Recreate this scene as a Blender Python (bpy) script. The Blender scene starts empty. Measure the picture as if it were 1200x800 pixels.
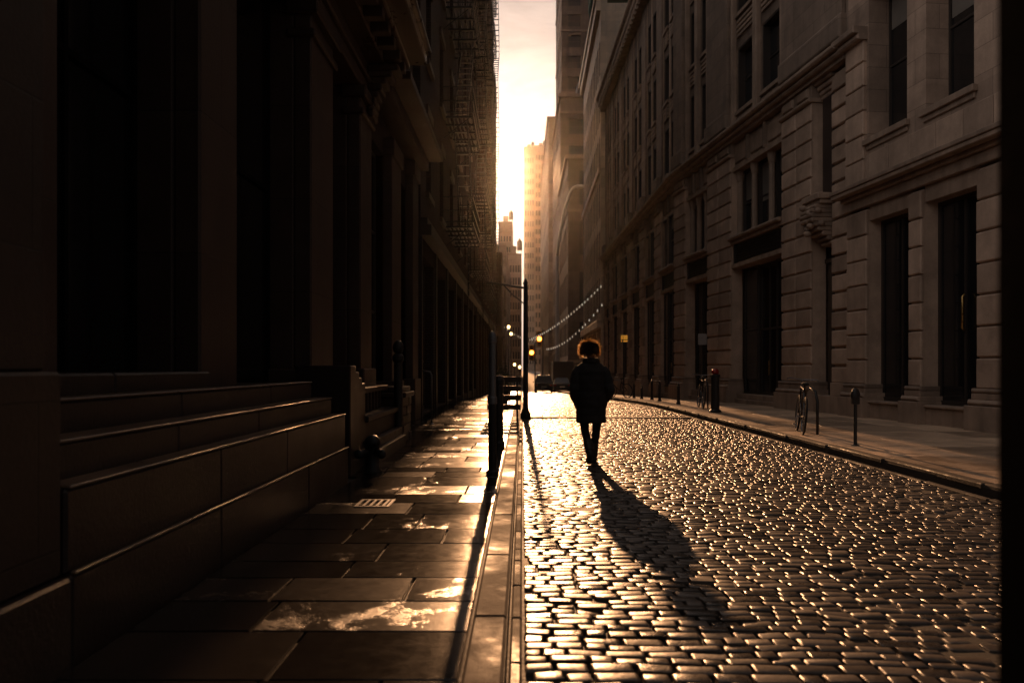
import bpy, bmesh, math, random
import numpy as np
from mathutils import Vector, Matrix
random.seed(7); RNG = np.random.default_rng(7)
R = math.radians
scene = bpy.context.scene
COL = scene.collection

# ---------------------------------------------------------------- camera frame
F_PX, EYE, VPX, VPY = 950.0, 1.38, 612.0, 430.0
def gx(px, Y): return (px - VPX) / F_PX * Y
def gz(py, Y): return EYE - (py - VPY) / F_PX * Y

def zroad(y):
    """gentle fall of the street beyond the crest at 24 m"""
    y = np.asarray(y, float)
    t = np.clip(y - 24.0, 0, 76.0)
    s = np.where(t < 10, 0.0225 * t * t / 20.0, 0.0225 * (t - 5.0))
    return -s
def zr(y): return float(zroad(y))
def xkerb(y): return 5.05 - 0.017 * np.asarray(y, float)

# ---------------------------------------------------------------- materials
def nd(nt, t, **kw):
    n = nt.nodes.new(t)
    for k, v in kw.items():
        if k.startswith('i_'):
            n.inputs[int(k[2:]) if k[2:].isdigit() else k[2:].replace('_', ' ')].default_value = v
        else: setattr(n, k, v)
    return n
def newmat(name):
    m = bpy.data.materials.new(name); m.use_nodes = True
    nt = m.node_tree; b = nt.nodes['Principled BSDF']
    return m, nt, b
def ramp(nt, fac, stops):
    r = nd(nt, 'ShaderNodeValToRGB')
    e = r.color_ramp.elements
    while len(e) < len(stops): e.new(0.5)
    for q, (p, c) in zip(e, stops):
        q.position = p; q.color = (c, c, c, 1) if isinstance(c, (int, float)) else (*c, 1)
    nt.links.new(fac, r.inputs[0]); return r
def math_(nt, op, a, b=None):
    n = nd(nt, 'ShaderNodeMath', operation=op)
    for i, s in enumerate((a, b)):
        if s is None: continue
        if isinstance(s, (int, float)): n.inputs[i].default_value = s
        else: nt.links.new(s, n.inputs[i])
    return n.outputs[0]
def mixc(nt, fac, a, b, mode='MIX'):
    n = nd(nt, 'ShaderNodeMix', data_type='RGBA', blend_type=mode)
    for s, q in ((fac, n.inputs[0]), (a, n.inputs[6]), (b, n.inputs[7])):
        if isinstance(s, (int, float)): q.default_value = s
        elif isinstance(s, tuple): q.default_value = (*s, 1)
        else: nt.links.new(s, q)
    return n.outputs[2]

def stone(name, col, rough=0.75, course=None, bump=0.35, var=0.35, spec=0.4, streak=0.3, island=0.25):
    m, nt, b = newmat(name); L = nt.links.new
    g = nd(nt, 'ShaderNodeNewGeometry')
    n1 = nd(nt, 'ShaderNodeTexNoise', i_Scale=1.3, i_Detail=6.0, i_Roughness=0.65); L(g.outputs['Position'], n1.inputs['Vector'])
    n2 = nd(nt, 'ShaderNodeTexNoise', i_Scale=38.0, i_Detail=5.0, i_Roughness=0.7); L(g.outputs['Position'], n2.inputs['Vector'])
    mp = nd(nt, 'ShaderNodeMapping'); mp.inputs['Scale'].default_value = (3.5, 3.5, 0.18); L(g.outputs['Position'], mp.inputs['Vector'])
    n3 = nd(nt, 'ShaderNodeTexNoise', i_Scale=1.0, i_Detail=4.0); L(mp.outputs[0], n3.inputs['Vector'])
    c = mixc(nt, ramp(nt, n1.outputs[0], [(0.3, 0.0), (0.72, 1.0)]).outputs[0],
             tuple(q * (1 - var) for q in col), tuple(min(1, q * (1 + var * 0.6)) for q in col))
    c = mixc(nt, math_(nt, 'MULTIPLY', ramp(nt, n3.outputs[0], [(0.45, 0.0), (0.7, 1.0)]).outputs[0], streak), c,
             tuple(q * 0.45 for q in col))
    c = mixc(nt, 0.22, c, ramp(nt, n2.outputs[0], [(0.3, 0.25), (0.7, 0.9)]).outputs[0], 'SOFT_LIGHT')
    isl = math_(nt, 'ADD', math_(nt, 'MULTIPLY', g.outputs['Random Per Island'], island * 2), 1 - island)
    c = mixc(nt, 1.0, c, isl, 'MULTIPLY')
    h = math_(nt, 'MULTIPLY', n2.outputs[0], 0.5)
    if course:
        sp = nd(nt, 'ShaderNodeSeparateXYZ'); L(g.outputs['Position'], sp.inputs[0])
        cb = nd(nt, 'ShaderNodeCombineXYZ')
        L(math_(nt, 'ADD', sp.outputs[0], sp.outputs[1]), cb.inputs[0]); L(sp.outputs[2], cb.inputs[1])
        br = nd(nt, 'ShaderNodeTexBrick', i_Scale=1.0)
        br.inputs['Mortar Size'].default_value = course[2]; br.inputs['Mortar Smooth'].default_value = 0.4
        br.inputs['Brick Width'].default_value = course[0]; br.inputs['Row Height'].default_value = course[1]
        br.inputs['Color1'].default_value = (0.78, 0.78, 0.78, 1); br.inputs['Color2'].default_value = (1, 1, 1, 1)
        br.inputs['Mortar'].default_value = (0.45, 0.45, 0.45, 1)
        L(cb.outputs[0], br.inputs['Vector'])
        c = mixc(nt, 1.0, c, br.outputs['Color'], 'MULTIPLY')
        h = math_(nt, 'SUBTRACT', h, math_(nt, 'MULTIPLY', br.outputs['Fac'], 1.2))
    bp = nd(nt, 'ShaderNodeBump', i_Strength=bump, i_Distance=0.02); L(h, bp.inputs['Height'])
    L(bp.outputs[0], b.inputs['Normal']); L(c, b.inputs['Base Color'])
    L(ramp(nt, n1.outputs[0], [(0.2, max(0.05, rough - 0.15)), (0.8, min(1, rough + 0.1))]).outputs[0], b.inputs['Roughness'])
    b.inputs['Specular IOR Level'].default_value = spec
    return m

def simple(name, col, rough=0.5, metal=0.0, noise=0.25, bump=0.05, scale=30.0, spec=0.5, emit=None):
    m, nt, b = newmat(name); L = nt.links.new
    g = nd(nt, 'ShaderNodeNewGeometry')
    n1 = nd(nt, 'ShaderNodeTexNoise', i_Scale=scale, i_Detail=5.0, i_Roughness=0.65); L(g.outputs['Position'], n1.inputs['Vector'])
    L(mixc(nt, n1.outputs[0], tuple(q * (1 - noise) for q in col), tuple(min(1, q * (1 + noise)) for q in col)), b.inputs['Base Color'])
    L(ramp(nt, n1.outputs[0], [(0.3, max(0.03, rough - 0.1)), (0.7, min(1, rough + 0.12))]).outputs[0], b.inputs['Roughness'])
    b.inputs['Metallic'].default_value = metal; b.inputs['Specular IOR Level'].default_value = spec
    bp = nd(nt, 'ShaderNodeBump', i_Strength=bump * 4, i_Distance=0.004); L(n1.outputs[0], bp.inputs['Height']); L(bp.outputs[0], b.inputs['Normal'])
    if emit:
        b.inputs['Emission Color'].default_value = (*emit[0], 1); b.inputs['Emission Strength'].default_value = emit[1]
    return m

def wetslab(name, col, wet_lo=0.10, dry=0.55, pud=0.5, spec=0.5, gloss_bump=0.0, isl=0.0):
    m, nt, b = newmat(name); L = nt.links.new
    g = nd(nt, 'ShaderNodeNewGeometry')
    nA = nd(nt, 'ShaderNodeTexNoise', i_Scale=1.5, i_Detail=5.0, i_Roughness=0.6, i_Distortion=0.6); L(g.outputs['Position'], nA.inputs['Vector'])
    nB = nd(nt, 'ShaderNodeTexNoise', i_Scale=9.0, i_Detail=6.0, i_Roughness=0.7); L(g.outputs['Position'], nB.inputs['Vector'])
    nC = nd(nt, 'ShaderNodeTexNoise', i_Scale=150.0, i_Detail=3.0, i_Roughness=0.6); L(g.outputs['Position'], nC.inputs['Vector'])
    mixn = math_(nt, 'ADD', nA.outputs[0], math_(nt, 'MULTIPLY', math_(nt, 'SUBTRACT', g.outputs['Random Per Island'], 0.5), 0.12))
    mixn = math_(nt, 'ADD', mixn, math_(nt, 'MULTIPLY', math_(nt, 'SUBTRACT', nB.outputs[0], 0.5), 0.22))
    wet = ramp(nt, mixn, [(pud - 0.05, 1.0), (pud + 0.04, 0.5), (pud + 0.20, 0.0)]).outputs[0]
    c = mixc(nt, nB.outputs[0], tuple(q * 0.7 for q in col), tuple(q * 1.25 for q in col))
    c = mixc(nt, 1.0, c, math_(nt, 'ADD', math_(nt, 'MULTIPLY', g.outputs['Random Per Island'], 0.6), 0.7), 'MULTIPLY')
    c = mixc(nt, math_(nt, 'MULTIPLY', wet, 0.55), c, tuple(q * 0.3 for q in col))
    L(c, b.inputs['Base Color'])
    rg = math_(nt, 'ADD', math_(nt, 'MULTIPLY', math_(nt, 'SUBTRACT', 1.0, wet), dry - wet_lo), wet_lo)
    rg = math_(nt, 'ADD', rg, math_(nt, 'MULTIPLY', math_(nt, 'SUBTRACT', nB.outputs[0], 0.5), 0.12))
    if isl: rg = math_(nt, 'ADD', rg, math_(nt, 'MULTIPLY', math_(nt, 'POWER', g.outputs['Random Per Island'], 2.5), isl))
    L(rg, b.inputs['Roughness'])
    hh = math_(nt, 'MULTIPLY', math_(nt, 'ADD', nC.outputs[0], math_(nt, 'MULTIPLY', nB.outputs[0], 1.5)), math_(nt, 'SUBTRACT', 1.04 + gloss_bump, wet))
    bp = nd(nt, 'ShaderNodeBump', i_Strength=0.55, i_Distance=0.006); L(hh, bp.inputs['Height']); L(bp.outputs[0], b.inputs['Normal'])
    L(math_(nt, 'ADD', math_(nt, 'MULTIPLY', wet, 0.5 - spec), spec), b.inputs['Specular IOR Level'])
    return m

def cobble_mat():
    m, nt, b = newmat('worn wet granite setts'); L = nt.links.new
    g = nd(nt, 'ShaderNodeNewGeometry')
    nA = nd(nt, 'ShaderNodeTexNoise', i_Scale=24.0, i_Detail=5.0, i_Roughness=0.65); L(g.outputs['Position'], nA.inputs['Vector'])
    nB = nd(nt, 'ShaderNodeTexNoise', i_Scale=160.0, i_Detail=3.0, i_Roughness=0.6); L(g.outputs['Position'], nB.inputs['Vector'])
    nC = nd(nt, 'ShaderNodeTexNoise', i_Scale=0.9, i_Detail=3.0); L(g.outputs['Position'], nC.inputs['Vector'])
    col = (0.085, 0.068, 0.056)
    c = mixc(nt, nA.outputs[0], tuple(q * 0.6 for q in col), tuple(q * 1.4 for q in col))
    c = mixc(nt, 1.0, c, math_(nt, 'ADD', math_(nt, 'MULTIPLY', g.outputs['Random Per Island'], 0.9), 0.55), 'MULTIPLY')
    L(c, b.inputs['Base Color'])
    r = math_(nt, 'ADD', math_(nt, 'MULTIPLY', g.outputs['Random Per Island'], 0.18), 0.26)
    r = math_(nt, 'ADD', r, math_(nt, 'MULTIPLY', math_(nt, 'SUBTRACT', nA.outputs[0], 0.5), 0.25))
    r = math_(nt, 'ADD', r, math_(nt, 'MULTIPLY', math_(nt, 'SUBTRACT', nC.outputs[0], 0.5), 0.2))
    L(r, b.inputs['Roughness'])
    bp = nd(nt, 'ShaderNodeBump', i_Strength=0.5, i_Distance=0.006)
    L(math_(nt, 'ADD', nA.outputs[0], math_(nt, 'MULTIPLY', nB.outputs[0], 0.35)), bp.inputs['Height']); L(bp.outputs[0], b.inputs['Normal'])
    b.inputs['Specular IOR Level'].default_value = 0.5
    return m

M = {}
M['cobble'] = cobble_mat()
M['joint'] = simple('gritty joint filling', (0.022, 0.018, 0.015), 0.7, scale=60, bump=0.2)
M['slab'] = wetslab('wet bluestone flags', (0.034, 0.028, 0.025), 0.12, 0.40, 0.665, 0.25, 0.13, 0.12)
M['kerb'] = wetslab('damp granite kerb', (0.075, 0.060, 0.050), 0.48, 0.78, 0.36, 0.2, 0.3)
M['conc'] = wetslab('worn concrete pavement', (0.52, 0.37, 0.25), 0.42, 0.72, 0.42)
M['asphalt'] = simple('dark asphalt', (0.05, 0.048, 0.046), 0.8, scale=25, bump=0.2)
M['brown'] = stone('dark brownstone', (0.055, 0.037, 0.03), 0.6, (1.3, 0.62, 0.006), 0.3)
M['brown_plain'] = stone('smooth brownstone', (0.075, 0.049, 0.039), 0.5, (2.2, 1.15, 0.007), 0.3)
M['plinth'] = stone('polished brown granite plinth', (0.036, 0.025, 0.021), 0.44, None, 0.45, 0.4, 0.4, 0.4, 0.18)
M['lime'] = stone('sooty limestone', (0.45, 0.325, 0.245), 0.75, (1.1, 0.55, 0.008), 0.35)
M['lime_up'] = stone('dark upper limestone', (0.23, 0.17, 0.13), 0.75, (1.1, 0.55, 0.008), 0.35)  # same coursing as the lower limestone, darker tone for the upper storeys
M['lime_blk'] = stone('sooty limestone blocks', (0.47, 0.34, 0.255), 0.75, None, 0.35)
M['lime_trim'] = stone('weathered limestone trim', (0.33, 0.24, 0.18), 0.7, None, 0.35, streak=0.6)
M['cornice_paint'] = stone('painted metal cornice', (0.10, 0.068, 0.05), 0.33, None, 0.12, 0.3, 0.6, 0.3)
M['tread'] = stone('brown stone tread with painted sun tone', (0.17, 0.115, 0.082), 0.36, None, 0.3, 0.4, 0.6, 0.5, 0.2)  # paler than the plinth: sun on the step tops put into the colour
M['pale'] = stone('pale glazed terracotta', (0.7, 0.57, 0.43), 0.66, (1.6, 0.8, 0.006), 0.06, 0.2, 1.0, 0.2)
M['brick'] = stone('old red brown brick', (0.10, 0.058, 0.043), 0.8, (0.24, 0.075, 0.012), 0.4)
M['brick2'] = stone('dark sooty brick', (0.07, 0.048, 0.039), 0.8, (0.24, 0.075, 0.012), 0.4)
M['tower'] = stone('brown tower stone', (0.26, 0.19, 0.15), 0.7, (1.8, 0.9, 0.01), 0.2)
M['tower_dark'] = stone('dark brown tower stone', (0.13, 0.095, 0.078), 0.7, (1.8, 0.9, 0.01), 0.2)
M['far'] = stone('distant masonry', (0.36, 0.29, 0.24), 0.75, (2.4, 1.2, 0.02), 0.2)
M['blind'] = simple('faded grey blind cloth', (0.16, 0.14, 0.12), 0.8, scale=6)
M['glass'] = simple('dark window glass', (0.012, 0.012, 0.013), 0.07, noise=0.2, bump=0.02, scale=1.2, spec=0.6)
M['glass_far'] = simple('dusty window glass', (0.03, 0.03, 0.032), 0.12, noise=0.2, bump=0.02, scale=2.0, spec=0.6)
M['frame'] = simple('dark painted window frame', (0.035, 0.028, 0.024), 0.45)
M['iron'] = simple('black painted iron', (0.018, 0.017, 0.017), 0.38, scale=60, bump=0.1)
M['steel'] = simple('grey galvanised steel', (0.22, 0.22, 0.23), 0.4, 0.7, scale=40)
M['pale_steel'] = simple('pale painted steel', (0.6, 0.55, 0.45), 0.3, 0.2)
M['copper'] = simple('green weathered copper', (0.07, 0.17, 0.15), 0.6, scale=4)
M['brass'] = simple('aged brass', (0.5, 0.33, 0.12), 0.3, 1.0)
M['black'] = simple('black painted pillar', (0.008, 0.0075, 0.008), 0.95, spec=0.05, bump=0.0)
M['coat'] = simple('black padded coat cloth', (0.012, 0.011, 0.012), 0.75, scale=14, bump=0.35)
M['trouser'] = simple('dark trousers', (0.014, 0.013, 0.015), 0.8, scale=90, bump=0.1)
M['boot'] = simple('dark leather boot', (0.02, 0.015, 0.012), 0.45)
M['skin'] = simple('skin', (0.35, 0.2, 0.14), 0.5, scale=20)
M['hair'] = simple('curly brown hair', (0.035, 0.018, 0.01), 0.35, scale=200)
def _hair():
    m = M['hair']; nt = m.node_tree; b = nt.nodes['Principled BSDF']; out = nt.nodes['Material Output']
    t = nd(nt, 'ShaderNodeBsdfRefraction'); t.inputs['Color'].default_value = (1.0, 0.78, 0.5, 1); t.inputs['Roughness'].default_value = 0.5; t.inputs['IOR'].default_value = 1.12
    x = nd(nt, 'ShaderNodeMixShader'); x.inputs[0].default_value = 0.6
    nt.links.new(b.outputs[0], x.inputs[1]); nt.links.new(t.outputs[0], x.inputs[2]); nt.links.new(x.outputs[0], out.inputs['Surface'])
_hair()
M['hair_core'] = simple('dense dark hair', (0.03, 0.016, 0.01), 0.8, scale=200, bump=0.3)
M['carp'] = simple('black car paint', (0.014, 0.014, 0.016), 0.2, noise=0.1, bump=0.0, spec=0.6)
M['carp2'] = simple('dark grey car paint', (0.03, 0.032, 0.035), 0.22, noise=0.1, bump=0.0, spec=0.6)
M['rubber'] = simple('tyre rubber', (0.015, 0.015, 0.015), 0.8)
M['redlens'] = simple('red lamp lens', (0.25, 0.01, 0.008), 0.2)
M['plate'] = simple('pale number plate', (0.6, 0.58, 0.5), 0.4)
M['truck'] = simple('dull truck box panel', (0.05, 0.045, 0.042), 0.5)
M['orange_lit'] = simple('lit amber signal lens', (0.8, 0.3, 0.05), 0.4, emit=((1.0, 0.30, 0.03), 14.0))
M['yellow_lit'] = simple('lit yellow sign face', (0.7, 0.4, 0.05), 0.4, emit=((1.0, 0.42, 0.05), 0.32))
M['lamp_lit'] = simple('lit shop lamp', (0.8, 0.6, 0.3), 0.4, emit=((1.0, 0.62, 0.22), 6.0))
M['red_lit'] = simple('lit red sign', (0.6, 0.05, 0.05), 0.4, emit=((1.0, 0.05, 0.03), 0.9))
M['bulb'] = simple('lit white bulb', (0.8, 0.75, 0.68), 0.25, emit=((1.0, 0.86, 0.68), 0.32))
M['signgrey'] = simple('grey enamel plate', (0.33, 0.31, 0.3), 0.5)
M['wood'] = simple('weathered dark timber', (0.06, 0.043, 0.032), 0.5, scale=12, bump=0.2)

# ---------------------------------------------------------------- mesh builder
def wloc(o):
    v = Vector((0, 0, 0))
    while o is not None: v = v + o.location; o = o.parent
    return v
class MB:
    def __init__(s): s.v = []; s.f = []
    def add(s, vs, fs):
        b = len(s.v); s.v += [tuple(q) for q in vs]; s.f += [tuple(b + i for i in f) for f in fs]; return s
    def hexa(s, p):     # 8 points: bottom 0-3 ccw, top 4-7
        return s.add(p, [(0, 3, 2, 1), (4, 5, 6, 7), (0, 1, 5, 4), (1, 2, 6, 5), (2, 3, 7, 6), (3, 0, 4, 7)])
    def box(s, x0, x1, y0, y1, z0, z1):
        return s.hexa([(x0, y0, z0), (x1, y0, z0), (x1, y1, z0), (x0, y1, z0), (x0, y0, z1), (x1, y0, z1), (x1, y1, z1), (x0, y1, z1)])
    def bar(s, a, b, w, h=None):
        a, b = Vector(a), Vector(b); h = h or w; d = (b - a).normalized()
        up = Vector((0, 0, 1)) if abs(d.z) < 0.95 else Vector((1, 0, 0))
        r = d.cross(up).normalized() * w / 2; u = r.cross(d).normalized() * h / 2
        return s.hexa([a - r - u, a + r - u, b + r - u, b - r - u, a - r + u, a + r + u, b + r + u, b - r + u])
    def tube(s, pts, r, n=8, cap=True, closed=False):
        pts = [Vector(p) for p in pts]; k = len(pts)
        rs = r if isinstance(r, (list, tuple)) else [r] * k
        base = len(s.v); ref = None
        for i, p in enumerate(pts):
            if closed: d = pts[(i + 1) % k] - pts[i - 1]
            else: d = pts[min(i + 1, k - 1)] - pts[max(i - 1, 0)]
            d.normalize()
            if ref is None: ref = Vector((0, 0, 1)) if abs(d.z) < 0.9 else Vector((1, 0, 0))
            x = (ref - d * ref.dot(d)); x.normalize(); ref = x; y = d.cross(x)
            for j in range(n):
                a = 2 * math.pi * j / n
                s.v.append(tuple(p + (x * math.cos(a) + y * math.sin(a)) * rs[i]))
        for i in range(k if closed else k - 1):
            i2 = (i + 1) % k
            for j in range(n):
                j2 = (j + 1) % n
                s.f.append((base + i * n + j, base + i * n + j2, base + i2 * n + j2, base + i2 * n + j))
        if cap and not closed:
            s.f.append(tuple(base + j for j in reversed(range(n)))); s.f.append(tuple(base + (k - 1) * n + j for j in range(n)))
        return s
    def lathe(s, x, y, prof, n=16, sx=1.0, sy=1.0):
        base = len(s.v); k = len(prof)
        for r, z in prof:
            for j in range(n):
                a = 2 * math.pi * j / n; s.v.append((x + r * sx * math.cos(a), y + r * sy * math.sin(a), z))
        for i in range(k - 1):
            for j in range(n):
                j2 = (j + 1) % n; s.f.append((base + i * n + j, base + i * n + j2, base + (i + 1) * n + j2, base + (i + 1) * n + j))
        s.f.append(tuple(base + j for j in reversed(range(n)))); s.f.append(tuple(base + (k - 1) * n + j for j in range(n)))
        return s
    def ell(s, c, rx, ry, rz, n=14, m=9):
        base = len(s.v)
        for i in range(1, m):
            t = math.pi * i / m
            for j in range(n):
                a = 2 * math.pi * j / n
                s.v.append((c[0] + rx * math.sin(t) * math.cos(a), c[1] + ry * math.sin(t) * math.sin(a), c[2] + rz * math.cos(t)))
        t0 = len(s.v); s.v.append((c[0], c[1], c[2] + rz)); s.v.append((c[0], c[1], c[2] - rz))
        for i in range(m - 2):
            for j in range(n):
                j2 = (j + 1) % n; s.f.append((base + i * n + j, base + (i + 1) * n + j, base + (i + 1) * n + j2, base + i * n + j2))
        for j in range(n):
            j2 = (j + 1) % n; s.f.append((t0, base + j, base + j2)); s.f.append((t0 + 1, base + (m - 2) * n + j2, base + (m - 2) * n + j))
        return s
    def build(s, name, mat, parent=None, smooth=False, bevel=0.0, kind=None, label=None):
        me = bpy.data.meshes.new(name)
        off = wloc(parent) if parent else Vector((0, 0, 0))
        me.from_pydata([(x - off.x, y - off.y, z - off.z) for x, y, z in s.v], [], s.f)
        me.materials.append(M[mat] if isinstance(mat, str) else mat)
        if smooth:
            me.polygons.foreach_set('use_smooth', [True] * len(me.polygons))
        me.update()
        o = bpy.data.objects.new(name, me); COL.objects.link(o)
        if parent: o.parent = parent
        if bevel:
            b = o.modifiers.new('bevel', 'BEVEL'); b.width = bevel; b.segments = 1; b.limit_method = 'ANGLE'; b.angle_limit = R(40)
        if kind: o['kind'] = kind
        if label: o['label'] = label
        return o
def thing(name, loc, label, cat, group=None):
    o = bpy.data.objects.new(name, None); COL.objects.link(o); o.location = loc; o.empty_display_size = 0.2
    return tag(o, label, cat, group)
def tag(o, label, cat, group=None):
    o['label'] = label; o['category'] = cat
    if group: o['group'] = group
    return o
def copy_tree(o, parent=None):
    c = o.copy(); COL.objects.link(c); c.parent = parent
    for ch in list(o.children): copy_tree(ch, c)
    return c

class Fac:
    """facade frame: X = a + b*Y, outward normal towards the street"""
    def __init__(s, a, b, side):
        s.a, s.b = a, b; k = math.hypot(1, b)
        s.n = (side / k, -side * b / k)
    def P(s, u, d, z): return (s.a + s.b * u + s.n[0] * d, u + s.n[1] * d, z)
    def box(s, mb, u0, u1, d0, d1, z0, z1):
        P = s.P
        p = [P(u0, d0, z0), P(u1, d0, z0), P(u1, d1, z0), P(u0, d1, z0), P(u0, d0, z1), P(u1, d0, z1), P(u1, d1, z1), P(u0, d1, z1)]
        if s.n[0] > 0: p = [p[3], p[2], p[1], p[0], p[7], p[6], p[5], p[4]]
        mb.hexa(p)
    def block(s, mb, u0, u1, d0, d1, z0, z1, c=0.02):
        """stone block with a chamfered street face"""
        P = s.P; e = d1 - c
        vs = [P(u0, d0, z0), P(u1, d0, z0), P(u1, d0, z1), P(u0, d0, z1), P(u0, e, z0), P(u1, e, z0), P(u1, e, z1), P(u0, e, z1),
              P(u0 + c, d1, z0 + c), P(u1 - c, d1, z0 + c), P(u1 - c, d1, z1 - c), P(u0 + c, d1, z1 - c)]
        fs = [(0, 1, 2, 3)] + [(i, (i + 1) % 4, 4 + (i + 1) % 4, 4 + i) for i in range(4)] + \
             [(4 + i, 4 + (i + 1) % 4, 8 + (i + 1) % 4, 8 + i) for i in range(4)] + [(8, 9, 10, 11)]
        mb.add(vs, fs)
    def wall(s, mb, u0, u1, z0, z1, d0, d1, ops):
        """wall slab with rectangular openings (ua,ub,za,zb)"""
        zs = sorted({z0, z1, *[min(max(q, z0), z1) for o in ops for q in o[2:]]})
        for za, zb in zip(zs, zs[1:]):
            if zb - za < 1e-6: continue
            cuts = sorted((o[0], o[1]) for o in ops if o[2] < zb - 1e-6 and o[3] > za + 1e-6)
            u = u0
            for a, b in cuts:
                if a > u + 1e-6: s.box(mb, u, a, d0, d1, za, zb)
                u = max(u, b)
            if u < u1 - 1e-6: s.box(mb, u, u1, d0, d1, za, zb)
def window(par, F, u0, u1, z0, z1, d, nu=1, nz=1, w=0.06, glass='glass', name='window', fm='frame', deep=0.07):
    mb = MB()
    for a, b, c, e in ((u0, u0 + w, z0, z1), (u1 - w, u1, z0, z1), (u0 + w, u1 - w, z0, z0 + w), (u0 + w, u1 - w, z1 - w, z1)):
        F.box(mb, a, b, d, d + deep, c, e)  # a large depth clads the jambs in dark frame, painting in their shade
    for i in range(1, nu):
        q = u0 + (u1 - u0) * i / nu; F.box(mb, q - w * 0.4, q + w * 0.4, d + 0.004, d + 0.06, z0 + w, z1 - w)
    for i in range(1, nz):
        q = z0 + (z1 - z0) * i / nz; F.box(mb, u0 + w, u1 - w, d + 0.002, d + 0.064, q - w * 0.4, q + w * 0.4)
    o = mb.build(name, fm, par)
    g = MB(); F.box(g, u0 + w * 0.5, u1 - w * 0.5, d + 0.01, d + 0.03, z0 + w * 0.5, z1 - w * 0.5); g.build('pane', glass, o)
    return o

# ---------------------------------------------------------------- ground
def strip(name, xa, xb, z_off, y0, y1, mat, step=2.0, thick=0.3):
    mb = MB(); ys = np.arange(y0, y1 + 0.01, step)
    fa = xa if callable(xa) else (lambda y: xa); fb = xb if callable(xb) else (lambda y: xb)
    vs = []; fs = []
    for i, y in enumerate(ys):
        z = zr(y) + z_off; a, b = float(fa(y)), float(fb(y))
        vs += [(a, y, z), (b, y, z), (a, y, z - thick), (b, y, z - thick)]
        if i:
            k = 4 * (i - 1)
            fs += [(k, k + 1, k + 5, k + 4), (k + 2, k, k + 4, k + 6), (k + 1, k + 3, k + 7, k + 5)]
    fs += [(0, 2, 3, 1)]
    mb.add(vs, fs); o = mb.build(name, mat); o['kind'] = 'structure'; return o

gm = MB(); gm.add([(-900, -40, -2.2), (900, -40, -2.2), (900, 900, -2.2), (-900, 900, -2.2)], [(0, 1, 2, 3)])
gm.build('ground', 'asphalt', kind='structure')
strip('road_bed', -0.3, lambda y: xkerb(y) + 0.3, -0.021, -6, 96, 'joint')
strip('far_road', -9, 9, 0.0, 96, 520, 'asphalt', 8.0)
strip('pavement_bed', -4.0, -0.075, 0.095, -6, 95.9, 'joint')
strip('pavement_bed_right', lambda y: xkerb(y) + 0.02, 13.0, 0.10, -6, 95.9, 'joint')

def cobbles():
    cx, cy, hx, hy = [], [], [], []
    y = 0.9
    while y < 95.6:
        dep = random.uniform(0.086, 0.114); x = 0.005 - random.uniform(0, 0.1); xe = float(xkerb(y)) - 0.02
        while x < xe:
            w = random.choice((0.11, 0.13, 0.15, 0.17, 0.185, 0.21)) * random.uniform(0.93, 1.07)
            a, b = max(x, 0.008), min(x + w, xe)
            if b - a > 0.05:
                cx.append((a + b) / 2); cy.append(y + dep / 2); hx.append((b - a) / 2 - random.uniform(0.0025, 0.0055)); hy.append(dep / 2 - random.uniform(0.0025, 0.006))
            x += w
        y += dep
    cx, cy, hx, hy = map(np.array, (cx, cy, hx, hy)); n = len(cx)
    cyw = cy + 0.03 * np.sin(cx * 1.3 + cy * 0.35) + 0.022 * np.sin(cx * 3.1 - cy * 0.9) + RNG.normal(0, 0.0045, n)
    g = np.array([-1, -0.93, -0.78, 0.78, 0.93, 1.0]); S, T = np.meshgrid(g, g, indexing='ij'); S, T = S.ravel(), T.ravel()
    rim = (np.maximum(abs(S), abs(T)) > 0.95)
    corner = (abs(S) > 0.9) & (abs(T) > 0.9)
    sh = np.where(corner, 0.975, 1.0); S2, T2 = S * sh, T * sh
    rot = RNG.normal(0, 0.035, n); dome = RNG.uniform(0.002, 0.008, n)
    tx, ty = RNG.normal(0, 0.028, n), RNG.normal(0, 0.028, n); zo = RNG.normal(0, 0.003, n)
    lx = hx[:, None] * S2[None] * (1 + RNG.normal(0, 0.03, (n, 36))); ly = hy[:, None] * T2[None] * (1 + RNG.normal(0, 0.035, (n, 36)))
    X = cx[:, None] + lx * np.cos(rot)[:, None] - ly * np.sin(rot)[:, None]
    Y = cyw[:, None] + lx * np.sin(rot)[:, None] + ly * np.cos(rot)[:, None]
    Z = zroad(cyw)[:, None] + zo[:, None] + tx[:, None] * lx + ty[:, None] * ly - dome[:, None] * (S**2 * 0.5 + T**2 * 0.9)[None] - 0.0022 * ((np.abs(S) > 0.9) | (np.abs(T) > 0.9))[None] * RNG.uniform(0.4, 1.8, (n, 1)) - 0.03 * rim[None] + RNG.normal(0, 0.0007, (n, 36))
    # broad settlement of the carriageway
    Z += 0.012 * np.sin(X * 1.7 + 0.6) * np.sin(Y * 0.55) + 0.003 * np.sin(X * 4.1 + Y * 1.9)
    V = np.stack([X, Y, Z], -1).reshape(-1, 3)
    q = np.array([[i * 6 + j, (i + 1) * 6 + j, (i + 1) * 6 + j + 1, i * 6 + j + 1] for i in range(5) for j in range(5)])
    Fc = (q[None] + (np.arange(n) * 36)[:, None, None]).reshape(-1, 4)
    me = bpy.data.meshes.new('cobbled_road'); me.vertices.add(len(V)); me.vertices.foreach_set('co', V.ravel())
    me.loops.add(Fc.size); me.loops.foreach_set('vertex_index', Fc.ravel().astype(np.int32))
    me.polygons.add(len(Fc)); me.polygons.foreach_set('loop_start', (np.arange(len(Fc)) * 4).astype(np.int32))
    ring = np.array([1 <= i <= 3 and 1 <= j <= 3 for i in range(5) for j in range(5)]); me.polygons.foreach_set('use_smooth', np.tile(ring, n)); me.update(calc_edges=True)
    me.materials.append(M['cobble']); o = bpy.data.objects.new('cobbled_road', me); COL.objects.link(o); o['kind'] = 'structure'
cobbles()

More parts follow.
